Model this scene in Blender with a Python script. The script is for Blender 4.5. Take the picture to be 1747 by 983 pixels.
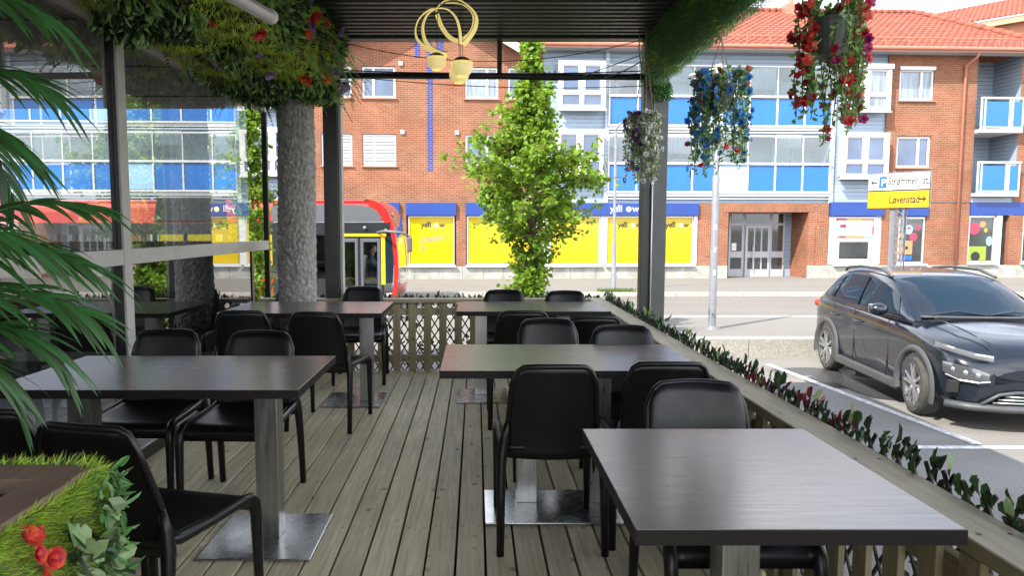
import bpy, math, random
from mathutils import Vector, Matrix, noise
R = math.radians
random.seed(7)
scene = bpy.context.scene
for o in list(bpy.data.objects):
    bpy.data.objects.remove(o, do_unlink=True)
COL = scene.collection

# ------------------------------------------------------------------ camera
cam = bpy.data.objects.new('camera', bpy.data.cameras.new('camera'))
COL.objects.link(cam)
cam.location = (0, 0, 1.39)
cam.rotation_euler = (R(90 - 4.87), 0, 0)
cam.data.sensor_width = 36
cam.data.lens = 1215 / 1747 * 36
cam.data.shift_x = 61.5 / 1747
cam.data.clip_start = 0.05
cam.data.clip_end = 2000
scene.camera = cam

# ------------------------------------------------------------------ sky, sun, exposure
SUN_DIR = Vector((-0.74 * math.cos(R(47)), -0.67 * math.cos(R(47)), math.sin(R(47)))).normalized()
world = bpy.data.worlds.new('World'); scene.world = world; world.use_nodes = True
wn = world.node_tree.nodes; wl = world.node_tree.links; wn.clear()
wo = wn.new('ShaderNodeOutputWorld'); bg = wn.new('ShaderNodeBackground')
sky = wn.new('ShaderNodeTexSky'); sky.sky_type = 'NISHITA'; sky.sun_disc = False
sky.sun_elevation = R(47); sky.sun_rotation = math.atan2(SUN_DIR.x, SUN_DIR.y)
sky.dust_density = 1.5
tc = wn.new('ShaderNodeTexCoord'); mp = wn.new('ShaderNodeMapping'); mp.inputs['Scale'].default_value = (1, 1, 2.6)
nz = wn.new('ShaderNodeTexNoise'); nz.inputs['Scale'].default_value = 2.2; nz.inputs['Detail'].default_value = 8; nz.inputs['Roughness'].default_value = .58
cr = wn.new('ShaderNodeValToRGB'); cr.color_ramp.elements[0].position = .30; cr.color_ramp.elements[1].position = .52
nz2 = wn.new('ShaderNodeTexNoise'); nz2.inputs['Scale'].default_value = 5; nz2.inputs['Detail'].default_value = 6
cr2 = wn.new('ShaderNodeValToRGB'); cr2.color_ramp.elements[0].color = (6.4, 6.9, 7.6, 1); cr2.color_ramp.elements[1].color = (12.5, 12.7, 13, 1)
cr2.color_ramp.elements[0].position = .3; cr2.color_ramp.elements[1].position = .65
mx = wn.new('ShaderNodeMix'); mx.data_type = 'RGBA'
wl.new(tc.outputs['Generated'], mp.inputs['Vector']); wl.new(mp.outputs[0], nz.inputs['Vector']); wl.new(mp.outputs[0], nz2.inputs['Vector'])
sxyz = wn.new('ShaderNodeSeparateXYZ'); hi = wn.new('ShaderNodeMapRange'); hi.inputs[1].default_value = .42; hi.inputs[2].default_value = .78; hi.inputs[3].default_value = 1; hi.inputs[4].default_value = .12
cm = wn.new('ShaderNodeMath'); cm.operation = 'MULTIPLY'       # bank of cloud low in the sky, open blue overhead
wl.new(tc.outputs['Generated'], sxyz.inputs[0]); wl.new(sxyz.outputs[2], hi.inputs[0]); wl.new(nz.outputs[0], cr.inputs[0])
wl.new(cr.outputs[0], cm.inputs[0]); wl.new(hi.outputs[0], cm.inputs[1]); wl.new(cm.outputs[0], mx.inputs['Factor'])
wl.new(nz2.outputs[0], cr2.inputs[0])
wl.new(sky.outputs[0], mx.inputs[6]); wl.new(cr2.outputs[0], mx.inputs[7])
wl.new(mx.outputs[2], bg.inputs['Color']); bg.inputs['Strength'].default_value = 0.15
wl.new(bg.outputs[0], wo.inputs['Surface'])

sl = bpy.data.lights.new('sun', 'SUN'); sl.energy = 3.7; sl.angle = R(0.55); sl.color = (1, .94, .84)
so = bpy.data.objects.new('sun', sl); COL.objects.link(so)
so.rotation_euler = SUN_DIR.to_track_quat('Z', 'Y').to_euler(); so.location = (-20, -20, 30)

vs = scene.view_settings
vs.view_transform = 'Standard'; vs.look = 'None'; vs.exposure = 1.5; vs.gamma = 1; vs.use_curve_mapping = False
cy = scene.cycles
cy.use_denoising = True; cy.max_bounces = 8; cy.diffuse_bounces = 4; cy.glossy_bounces = 4
cy.transmission_bounces = 5; cy.transparent_max_bounces = 16; cy.caustics_reflective = False; cy.caustics_refractive = False
cy.sample_clamp_indirect = 6

# ------------------------------------------------------------------ materials
def nodes(name):
    m = bpy.data.materials.new(name); m.use_nodes = True
    nt = m.node_tree; b = nt.nodes['Principled BSDF']
    return m, nt, b
def N(nt, t, **kw):
    n = nt.nodes.new(t)
    for k, v in kw.items():
        if k in n.inputs: n.inputs[k].default_value = v
        else: setattr(n, k, v)
    return n
def pm(name, col, rough=.6, metal=0, var=0., vscale=4., bump=0., bscale=60., spec=.5, coat=0., stretch=None, rvar=0., island=0., detail=5, tint=None):
    """general surface: colour broken by noise, roughness broken by noise, fine bump"""
    m, nt, b = nodes(name); L = nt.links
    b.inputs['Base Color'].default_value = (*col, 1)
    b.inputs['Roughness'].default_value = rough; b.inputs['Metallic'].default_value = metal
    b.inputs['Specular IOR Level'].default_value = spec; b.inputs['Coat Weight'].default_value = coat
    b.inputs['Coat Roughness'].default_value = .03
    tcn = N(nt, 'ShaderNodeTexCoord'); vec = tcn.outputs['Object']
    if stretch:
        mpn = N(nt, 'ShaderNodeMapping'); mpn.inputs['Scale'].default_value = stretch
        L.new(vec, mpn.inputs['Vector']); vec = mpn.outputs[0]
    colout = None
    if var or tint:
        n1 = N(nt, 'ShaderNodeTexNoise', Scale=vscale, Detail=detail, Roughness=.6); L.new(vec, n1.inputs['Vector'])
        rp = N(nt, 'ShaderNodeValToRGB'); rp.color_ramp.elements[0].position = .3; rp.color_ramp.elements[1].position = .7
        c2 = tint or col
        rp.color_ramp.elements[0].color = (*[max(0, c * (1 - var)) for c in col], 1)
        rp.color_ramp.elements[1].color = (*[min(1, c * (1 + var)) for c in c2], 1)
        L.new(n1.outputs[0], rp.inputs[0]); colout = rp.outputs[0]
    if island:
        g = N(nt, 'ShaderNodeNewGeometry'); h = N(nt, 'ShaderNodeHueSaturation')
        mr = N(nt, 'ShaderNodeMapRange'); mr.inputs[3].default_value = 1 - island; mr.inputs[4].default_value = 1 + island
        mh = N(nt, 'ShaderNodeMapRange'); mh.inputs[3].default_value = .5 - island * .06; mh.inputs[4].default_value = .5 + island * .06
        L.new(g.outputs['Random Per Island'], mr.inputs[0]); L.new(mr.outputs[0], h.inputs['Value'])
        L.new(g.outputs['Random Per Island'], mh.inputs[0]); L.new(mh.outputs[0], h.inputs['Hue'])
        if colout: L.new(colout, h.inputs['Color'])
        else: h.inputs['Color'].default_value = (*col, 1)
        colout = h.outputs[0]
    if colout: L.new(colout, b.inputs['Base Color'])
    if rvar:
        n2 = N(nt, 'ShaderNodeTexNoise', Scale=vscale * 2.3, Detail=6); L.new(vec, n2.inputs['Vector'])
        m2 = N(nt, 'ShaderNodeMapRange'); m2.inputs[1].default_value = .3; m2.inputs[2].default_value = .7
        m2.inputs[3].default_value = max(.02, rough - rvar); m2.inputs[4].default_value = min(1, rough + rvar)
        L.new(n2.outputs[0], m2.inputs[0]); L.new(m2.outputs[0], b.inputs['Roughness'])
    if bump:
        n3 = N(nt, 'ShaderNodeTexNoise', Scale=bscale, Detail=4); L.new(vec, n3.inputs['Vector'])
        bn = N(nt, 'ShaderNodeBump', Strength=bump, Distance=.02); L.new(n3.outputs[0], bn.inputs['Height']); L.new(bn.outputs[0], b.inputs['Normal'])
    return m
def leafmat(name, col, trans=.35, island=.35, rough=.5):
    m = pm(name, col, rough, island=island); nt = m.node_tree; L = nt.links
    b = nt.nodes['Principled BSDF']; out = nt.nodes['Material Output']
    t = N(nt, 'ShaderNodeBsdfTranslucent'); mixn = N(nt, 'ShaderNodeMixShader'); mixn.inputs[0].default_value = trans
    src = b.inputs['Base Color'].links[0].from_socket
    br = N(nt, 'ShaderNodeHueSaturation'); br.inputs['Value'].default_value = 1.5; br.inputs['Hue'].default_value = .48
    L.new(src, br.inputs['Color']); L.new(br.outputs[0], t.inputs['Color'])
    L.new(b.outputs[0], mixn.inputs[1]); L.new(t.outputs[0], mixn.inputs[2]); L.new(mixn.outputs[0], out.inputs['Surface'])
    return m
def brickmat(name, c1, c2, mortar, soldier=False):
    m, nt, b = nodes(name); L = nt.links
    tcn = N(nt, 'ShaderNodeTexCoord'); sx = N(nt, 'ShaderNodeSeparateXYZ'); L.new(tcn.outputs['Object'], sx.inputs[0])
    ad = N(nt, 'ShaderNodeMath', operation='ADD'); L.new(sx.outputs[0], ad.inputs[0]); L.new(sx.outputs[1], ad.inputs[1])
    cb = N(nt, 'ShaderNodeCombineXYZ')
    if soldier: L.new(sx.outputs[2], cb.inputs[0]); L.new(ad.outputs[0], cb.inputs[1])
    else: L.new(ad.outputs[0], cb.inputs[0]); L.new(sx.outputs[2], cb.inputs[1])
    bt = N(nt, 'ShaderNodeTexBrick', Scale=1.0); bt.inputs['Brick Width'].default_value = .24; bt.inputs['Row Height'].default_value = .075
    bt.inputs['Mortar Size'].default_value = .009; bt.inputs['Mortar Smooth'].default_value = .2
    bt.inputs['Color1'].default_value = (*c1, 1); bt.inputs['Color2'].default_value = (*c2, 1); bt.inputs['Mortar'].default_value = (*mortar, 1)
    L.new(cb.outputs[0], bt.inputs['Vector'])
    n1 = N(nt, 'ShaderNodeTexNoise', Scale=.9, Detail=6); L.new(tcn.outputs['Object'], n1.inputs['Vector'])
    hs = N(nt, 'ShaderNodeHueSaturation'); mr = N(nt, 'ShaderNodeMapRange'); mr.inputs[1].default_value = .3; mr.inputs[2].default_value = .7; mr.inputs[3].default_value = .8; mr.inputs[4].default_value = 1.18
    L.new(n1.outputs[0], mr.inputs[0]); L.new(mr.outputs[0], hs.inputs['Value']); L.new(bt.outputs['Color'], hs.inputs['Color'])
    L.new(hs.outputs[0], b.inputs['Base Color']); b.inputs['Roughness'].default_value = .9; b.inputs['Specular IOR Level'].default_value = .2
    bn = N(nt, 'ShaderNodeBump', Strength=.5, Distance=.006); bn.invert = True; L.new(bt.outputs['Fac'], bn.inputs['Height']); L.new(bn.outputs[0], b.inputs['Normal'])
    return m
def sidingmat(name, col):
    m, nt, b = nodes(name); L = nt.links
    tcn = N(nt, 'ShaderNodeTexCoord'); sx = N(nt, 'ShaderNodeSeparateXYZ'); L.new(tcn.outputs['Object'], sx.inputs[0])
    dv = N(nt, 'ShaderNodeMath', operation='DIVIDE'); dv.inputs[1].default_value = .16; L.new(sx.outputs[2], dv.inputs[0])
    fr = N(nt, 'ShaderNodeMath', operation='FRACT'); L.new(dv.outputs[0], fr.inputs[0])
    rp = N(nt, 'ShaderNodeValToRGB'); e = rp.color_ramp.elements; e[0].position = 0; e[0].color = (.0, .0, .0, 1); e[1].position = .12; e[1].color = (.8, .8, .8, 1)
    e2 = rp.color_ramp.elements.new(1.0); e2.color = (1, 1, 1, 1)
    inv = N(nt, 'ShaderNodeMath', operation='SUBTRACT'); inv.inputs[0].default_value = 1; L.new(fr.outputs[0], inv.inputs[1]); L.new(inv.outputs[0], rp.inputs[0])
    bn = N(nt, 'ShaderNodeBump', Strength=1, Distance=.03); L.new(rp.outputs[0], bn.inputs['Height']); L.new(bn.outputs[0], b.inputs['Normal'])
    n1 = N(nt, 'ShaderNodeTexNoise', Scale=1.5, Detail=5); L.new(tcn.outputs['Object'], n1.inputs['Vector'])
    mc = N(nt, 'ShaderNodeMix', data_type='RGBA'); mc.inputs[6].default_value = (*[c * .9 for c in col], 1); mc.inputs[7].default_value = (*[c * 1.08 for c in col], 1)
    L.new(n1.outputs[0], mc.inputs['Factor']); L.new(mc.outputs[2], b.inputs['Base Color']); b.inputs['Roughness'].default_value = .55
    return m
def glassmat(name, tint=(.95, .98, .97), ior=1.5, boost=1.0, rough=0., top=1.):
    m, nt, b = nodes(name); L = nt.links; nt.nodes.remove(b); out = nt.nodes['Material Output']
    t = N(nt, 'ShaderNodeBsdfTransparent'); t.inputs[0].default_value = (*tint, 1)
    g = N(nt, 'ShaderNodeBsdfGlossy'); g.inputs['Roughness'].default_value = rough
    fz = N(nt, 'ShaderNodeFresnel', IOR=ior); mu = N(nt, 'ShaderNodeMath', operation='MULTIPLY', use_clamp=True); mu.inputs[1].default_value = boost
    L.new(fz.outputs[0], mu.inputs[0]); mi = N(nt, 'ShaderNodeMath', operation='MINIMUM'); mi.inputs[1].default_value = top; L.new(mu.outputs[0], mi.inputs[0])
    mixn = N(nt, 'ShaderNodeMixShader'); L.new(mi.outputs[0], mixn.inputs[0])
    L.new(t.outputs[0], mixn.inputs[1]); L.new(g.outputs[0], mixn.inputs[2]); L.new(mixn.outputs[0], out.inputs['Surface'])
    return m
def boardmat(name, col, axis=1):
    """weathered timber: grain along one axis, knots, board-to-board change of tone"""
    m, nt, b = nodes(name); L = nt.links
    tcn = N(nt, 'ShaderNodeTexCoord'); g = N(nt, 'ShaderNodeNewGeometry')
    ri = N(nt, 'ShaderNodeMath', operation='MULTIPLY'); ri.inputs[1].default_value = 37.; L.new(g.outputs['Random Per Island'], ri.inputs[0])
    off = N(nt, 'ShaderNodeCombineXYZ'); L.new(ri.outputs[0], off.inputs[0]); L.new(ri.outputs[0], off.inputs[1])
    va = N(nt, 'ShaderNodeVectorMath', operation='ADD'); L.new(tcn.outputs['Object'], va.inputs[0]); L.new(off.outputs[0], va.inputs[1])
    sc = [22, 22, 22]; sc[axis] = 1.1
    mpn = N(nt, 'ShaderNodeMapping'); mpn.inputs['Scale'].default_value = sc; L.new(va.outputs[0], mpn.inputs['Vector'])
    n1 = N(nt, 'ShaderNodeTexNoise', Scale=2.2, Detail=7, Roughness=.65, Distortion=.6); L.new(mpn.outputs[0], n1.inputs['Vector'])
    r1 = N(nt, 'ShaderNodeValToRGB'); e = r1.color_ramp.elements; e[0].position = .3; e[1].position = .72
    e[0].color = (*[c * .70 for c in col], 1); e[1].color = (*[c * 1.18 for c in col], 1); L.new(n1.outputs[0], r1.inputs[0])
    sk = [8, 8, 8]; sk[axis] = 6.0
    mk = N(nt, 'ShaderNodeMapping'); mk.inputs['Scale'].default_value = sk; L.new(va.outputs[0], mk.inputs['Vector'])
    vo = N(nt, 'ShaderNodeTexVoronoi', Scale=1.0); L.new(mk.outputs[0], vo.inputs['Vector'])
    rk = N(nt, 'ShaderNodeValToRGB'); e = rk.color_ramp.elements; e[0].position = .03; e[0].color = (.22, .18, .14, 1); e[1].position = .17; e[1].color = (1, 1, 1, 1); L.new(vo.outputs['Distance'], rk.inputs[0])
    mu = N(nt, 'ShaderNodeMix', data_type='RGBA', blend_type='MULTIPLY'); mu.inputs['Factor'].default_value = .8; L.new(r1.outputs[0], mu.inputs[6]); L.new(rk.outputs[0], mu.inputs[7])
    n4 = N(nt, 'ShaderNodeTexNoise', Scale=1.3, Detail=5); L.new(tcn.outputs['Object'], n4.inputs['Vector'])
    hs = N(nt, 'ShaderNodeHueSaturation'); L.new(mu.outputs[2], hs.inputs['Color'])
    ad = N(nt, 'ShaderNodeMath', operation='MULTIPLY_ADD'); ad.inputs[1].default_value = .35; L.new(g.outputs['Random Per Island'], ad.inputs[0]); 
    ad2 = N(nt, 'ShaderNodeMath', operation='MULTIPLY_ADD'); ad2.inputs[1].default_value = .7; ad2.inputs[2].default_value = .47; L.new(n4.outputs[0], ad2.inputs[0]); L.new(ad2.outputs[0], ad.inputs[2])
    L.new(ad.outputs[0], hs.inputs['Value']); L.new(hs.outputs[0], b.inputs['Base Color'])
    b.inputs['Roughness'].default_value = .62; b.inputs['Specular IOR Level'].default_value = .35
    bn = N(nt, 'ShaderNodeBump', Strength=.35, Distance=.004); L.new(n1.outputs[0], bn.inputs['Height']); L.new(bn.outputs[0], b.inputs['Normal'])
    return m
def asphaltmat(name, col, patch=.25, crack=True):
    m, nt, b = nodes(name); L = nt.links
    tcn = N(nt, 'ShaderNodeTexCoord')
    n1 = N(nt, 'ShaderNodeTexNoise', Scale=.35, Detail=7, Roughness=.6); n2 = N(nt, 'ShaderNodeTexNoise', Scale=70, Detail=3)
    mpn = N(nt, 'ShaderNodeMapping'); mpn.inputs['Scale'].default_value = (.25, 1.6, 1); n3 = N(nt, 'ShaderNodeTexNoise', Scale=1.2, Detail=5)
    L.new(tcn.outputs['Object'], mpn.inputs[0]); L.new(mpn.outputs[0], n3.inputs['Vector'])
    for n in (n1, n2): L.new(tcn.outputs['Object'], n.inputs['Vector'])
    a = N(nt, 'ShaderNodeMath', operation='MULTIPLY_ADD'); a.inputs[1].default_value = .5; L.new(n1.outputs[0], a.inputs[0]); L.new(n2.outputs[0], a.inputs[2])
    a2 = N(nt, 'ShaderNodeMath', operation='MULTIPLY_ADD'); a2.inputs[1].default_value = .5; L.new(n3.outputs[0], a2.inputs[0]); L.new(a.outputs[0], a2.inputs[2])
    r = N(nt, 'ShaderNodeValToRGB'); e = r.color_ramp.elements; e[0].position = .55; e[1].position = 1.35 - .0
    e[1].position = 1.0
    e[0].color = (*[c * (1 - patch) for c in col], 1); e[1].color = (*[c * (1 + patch) for c in col], 1)
    sub = N(nt, 'ShaderNodeMath', operation='SUBTRACT'); sub.inputs[1].default_value = .22; L.new(a2.outputs[0], sub.inputs[0]); L.new(sub.outputs[0], r.inputs[0])
    L.new(r.outputs[0], b.inputs['Base Color']); b.inputs['Roughness'].default_value = .88; b.inputs['Specular IOR Level'].default_value = .3
    bn = N(nt, 'ShaderNodeBump', Strength=.4, Distance=.01); L.new(n2.outputs[0], bn.inputs['Height']); L.new(bn.outputs[0], b.inputs['Normal'])
    return m

M = {}
M['deck'] = boardmat('deck_timber', (.66, .575, .385), 1)
M['rail_x'] = boardmat('rail_timber_across', (.40, .345, .23), 0)
M['rail_y'] = boardmat('rail_timber_along', (.40, .345, .23), 1)
M['picket'] = boardmat('picket_timber', (.37, .32, .2), 2)
M['planter_wood'] = boardmat('planter_timber', (.22, .15, .105), 1)
M['dark_void'] = pm('dark_earth', (.02, .02, .018), .95)
M['black_metal'] = pm('black_powder_coat', (.018, .018, .018), .38, var=.2, vscale=9, rvar=.08)
M['grey_metal'] = pm('grey_powder_coat', (.075, .08, .076), .45, var=.12, vscale=5, rvar=.08)
M['slat'] = pm('grey_roof_sheet', (.30, .295, .28), .3, var=.2, vscale=3)
M['beige_metal'] = pm('beige_aluminium', (.37, .365, .335), .5, var=.08, vscale=6)
M['alu'] = pm('pale_aluminium', (.55, .55, .54), .38, metal=.6, var=.08, vscale=6)
M['plinth'] = pm('pale_concrete', (.42, .42, .40), .85, var=.2, vscale=7, bump=.3, bscale=90)
M['glass'] = glassmat('window_glass_clear', (.80, .86, .85), 1.6, 3.4, 0., .5)
M['tabletop'] = pm('dark_brown_laminate', (.09, .075, .068), .235, var=.10, vscale=5, stretch=(.4, 9, 9), rvar=.04, spec=.85, bump=.012, bscale=30)
M['table_edge'] = pm('brown_laminate_edge', (.012, .010, .009), .55, var=.2, spec=.2)
M['steel'] = pm('brushed_steel', (.42, .42, .41), .34, metal=1, var=.15, vscale=5, stretch=(8, 8, .5), rvar=.08)
M['steel_plate'] = pm('brushed_steel_plate', (.45, .46, .48), .27, metal=1, var=.08, vscale=6, rvar=.025)
M['chair'] = pm('black_moulded_plastic', (.006, .006, .0065), .36, var=.3, vscale=5, rvar=.06, spec=.36, bump=.05, bscale=350)
M['brick'] = brickmat('red_brick', (.245, .092, .049), (.19, .064, .033), (.27, .19, .135))
M['soldier'] = brickmat('red_brick_upright', (.245, .092, .049), (.19, .064, .033), (.27, .19, .135), True)
M['brick_blue'] = brickmat('blue_glazed_brick', (.03, .04, .22), (.022, .03, .17), (.20, .20, .26))
M['siding'] = sidingmat('blue_grey_cladding', (.25, .31, .385))
M['siding_pale'] = sidingmat('pale_cladding', (.36, .42, .48))
M['white'] = pm('white_paint', (.56, .56, .56), .45, var=.05, vscale=3)
M['white_frame'] = pm('white_window_frame', (.56, .56, .56), .4, var=.04, vscale=3)
M['blue_panel'] = pm('blue_laminate_panel', (.012, .125, .42), .35, var=.1, vscale=.8)
M['blue_panel_pale'] = pm('pale_blue_panel', (.30, .48, .72), .3, var=.08, vscale=.8)
M['band'] = pm('royal_blue_sign_board', (.010, .042, .22), .4, var=.1, vscale=1.2)
M['yellow'] = pm('yellow_window_foil', (.52, .375, .004), .14, var=.04, vscale=.7)
M['plinth_stone'] = pm('grey_stone_base', (.30, .30, .27), .85, var=.25, vscale=2.2, bump=.3, bscale=40)
M['tile'] = pm('red_clay_tile', (.24, .068, .04), .75, var=.25, vscale=2.4, bump=.2, bscale=30)
M['gutter'] = pm('red_brown_gutter', (.38, .15, .10), .45, var=.08)
M['soffit'] = pm('grey_soffit', (.40, .43, .45), .7)
M['win_sky'] = pm('window_pane_sky_tint', (.035, .07, .15), .04, spec=1.0, var=.4, vscale=.9)  # blue of the reflected sky is put into the base colour
M['win_low'] = pm('shop_pane_dark', (.028, .033, .036), .04, spec=1.0, var=.5, vscale=1.1)
M['win_curtain'] = pm('window_pane_curtain', (.16, .2, .26), .05, spec=1.0, var=.5, vscale=1.4, stretch=(6, 6, .5))
M['blind'] = pm('white_slatted_blind', (.44, .45, .48), .5)
M['balcony_glass'] = glassmat('balcony_glass', (.80, .88, .90), 1.5, 2.2)
M['shop_glass'] = glassmat('shop_glass', (.75, .8, .8), 1.5, 3.)
M['asphalt'] = asphaltmat('parking_asphalt', (.185, .176, .162), .28)
M['road'] = asphaltmat('road_asphalt', (.165, .152, .135), .18)
M['walk'] = asphaltmat('pavement_asphalt', (.175, .165, .148), .12)
M['paving'] = pm('pale_bounce_concrete', (.55, .52, .46), .85, var=.12, vscale=.6)
M['kerb'] = pm('granite_kerb', (.36, .335, .29), .85, var=.25, vscale=5, bump=.3)
M['paint'] = pm('worn_white_road_paint', (.46, .455, .44), .75, var=.42, vscale=16, tint=(.52, .52, .51))
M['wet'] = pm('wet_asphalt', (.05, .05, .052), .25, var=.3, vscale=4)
M['concrete'] = pm('exposed_aggregate_concrete', (.31, .298, .265), .9, var=.35, vscale=45, bump=.6, bscale=110)
M['grass'] = leafmat('lawn_blades', (.09, .16, .03))
M['terrain'] = pm('far_ground', (.16, .17, .12), .95, var=.3, vscale=.2)
M['tree_leaf'] = leafmat('fresh_lime_green_leaf', (.15, .255, .02), .45, .38)
M['bark'] = pm('grey_brown_bark', (.10, .075, .05), .9, var=.4, vscale=12, bump=.6, bscale=60)
M['faux_bark'] = pm('artificial_grey_bark', (.30, .29, .265), .9, var=.35, vscale=22, bump=.5, bscale=120)
M['moss'] = leafmat('artificial_moss', (.48, .62, .09), .2, .5)
M['fern'] = leafmat('artificial_fern', (.22, .36, .11), .2, .45)
M['turf'] = leafmat('artificial_turf', (.10, .22, .065), .2, .45)
M['turf_light'] = leafmat('artificial_turf_bright', (.36, .50, .06), .25, .4)
M['palm_leaf'] = leafmat('palm_leaflet', (.035, .10, .024), .28, .4, .4)
M['ivy'] = leafmat('ivy_leaf', (.022, .055, .018), .2, .5, .38)
M['ivy_pale'] = leafmat('variegated_ivy_leaf', (.20, .28, .12), .25, .35, .4)
M['ivy_red'] = leafmat('red_ivy_leaf', (.14, .022, .018), .2, .5, .4)
M['lattice'] = pm('dark_trellis_lath', (.03, .028, .022), .7)
def petal(n, c): return leafmat(n, c, .3, .3, .6)
M['purple'] = petal('lilac_petal', (.36, .24, .50)); M['orange'] = petal('orange_petal', (.62, .13, .02))
M['red'] = petal('red_petal', (.55, .03, .025)); M['magenta'] = petal('magenta_petal', (.36, .03, .13)); M['blue_petal'] = petal('blue_petal', (.06, .22, .55))
M['white_petal'] = petal('white_petal', (.66, .64, .62)); M['plum'] = petal('dark_plum_petal', (.10, .04, .14))
M['pot_dark'] = pm('dark_green_pot', (.05, .065, .055), .5, var=.2); M['pot_white'] = pm('white_pot', (.7, .7, .68), .45)
M['stem'] = pm('green_stem', (.06, .13, .03), .7); M['rope'] = pm('jute_cord', (.30, .24, .16), .9)
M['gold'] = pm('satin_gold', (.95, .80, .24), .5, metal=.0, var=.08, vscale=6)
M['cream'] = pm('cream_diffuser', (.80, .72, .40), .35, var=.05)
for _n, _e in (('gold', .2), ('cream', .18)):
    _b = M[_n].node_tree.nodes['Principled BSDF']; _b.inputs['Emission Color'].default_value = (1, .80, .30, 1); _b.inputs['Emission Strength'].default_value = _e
M['black_wire'] = pm('black_cable', (.012, .012, .012), .6)
M['bus_red'] = pm('red_vehicle_paint', (.42, .018, .014), .25, var=.06, vscale=1, coat=.6)
M['bus_black'] = pm('black_vehicle_trim', (.02, .022, .026), .25, var=.2, vscale=2)
M['bus_grey'] = pm('grey_vehicle_trim', (.085, .09, .10), .4)
M['bus_yellow'] = pm('yellow_vehicle_trim', (.80, .42, .01), .4)
M['bus_glass'] = glassmat('tinted_vehicle_glass', (.78, .82, .82), 1.5, 1.3)
M['bus_inside'] = pm('vehicle_interior', (.6, .6, .58), .7)
M['amber'] = pm('amber_lens', (.8, .22, .03), .3)
M['car_paint'] = pm('black_metallic_car_paint', (.008, .011, .018), .22, var=.3, vscale=2, coat=.55, spec=.35)
M['car_clad'] = pm('dark_grey_cladding', (.055, .058, .062), .5, var=.2, vscale=5)
M['car_glass'] = pm('car_window_tint', (.010, .022, .036), .04, spec=.16)
M['windscreen'] = glassmat('car_windscreen', (.50, .62, .66), 1.5, 2.2)
M['chrome'] = pm('satin_chrome', (.68, .69, .71), .22, metal=1)
M['lamp_glass'] = pm('headlamp_lens', (.32, .33, .35), .12, spec=.8, coat=.5, metal=.6)
M['lamp_dark'] = pm('headlamp_bezel', (.12, .125, .135), .15, coat=1., metal=.5)
M['tyre'] = pm('tyre_rubber', (.045, .043, .04), .85, var=.3, vscale=14, bump=.3)
M['rim'] = pm('alloy_rim', (.50, .50, .52), .3, metal=.85)
M['rim_dark'] = pm('dark_alloy', (.05, .05, .055), .4, metal=.4)
M['galv'] = pm('galvanised_pole', (.19, .195, .215), .45, metal=.25, var=.12, vscale=6)
M['sign_white'] = pm('white_sign_sheet', (.62, .62, .62), .4); M['sign_yellow'] = pm('yellow_sign_sheet', (.60, .34, .003), .4)
M['sign_black'] = pm('black_sign_ink', (.012, .012, .012), .5); M['sign_blue'] = pm('blue_sign_ink', (.01, .09, .45), .4)
M['grey_ink'] = pm('grey_ink', (.22, .22, .2), .6); M['pale_yellow'] = pm('pale_yellow_ink', (.86, .80, .32), .4)
M['pink'] = pm('pink_ink', (.40, .03, .07), .4); M['orange_ink'] = pm('orange_ink', (.50, .2, .08), .4); M['teal_ink'] = pm('teal_ink', (.22, .40, .42), .4)
M['mint'] = pm('mint_frosted_glass', (.62, .76, .70), .3); M['peach_wall'] = pm('orange_render', (.42, .17, .09), .8, var=.08, vscale=.8)
M['peach_trim'] = pm('peach_trim', (.50, .30, .18), .7); M['lime'] = pm('lime_green_paint', (.20, .30, .02), .35)
M['skin'] = pm('skin', (.42, .25, .18), .55); M['shirt'] = pm('dark_blue_shirt', (.05, .06, .09), .8); M['hair'] = pm('dark_hair', (.03, .022, .016), .6)
M['door_grey'] = pm('grey_door_frame', (.36, .36, .38), .45, var=.06)
M['ceiling'] = pm('grey_ceiling_board', (.30, .31, .29), .7, var=.08, vscale=2)
M['interior_floor'] = pm('dark_interior_floor', (.05, .05, .05), .45, var=.3, vscale=2)
M['cloth_curtain'] = pm('pale_curtain', (.5, .52, .52), .9)

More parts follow.
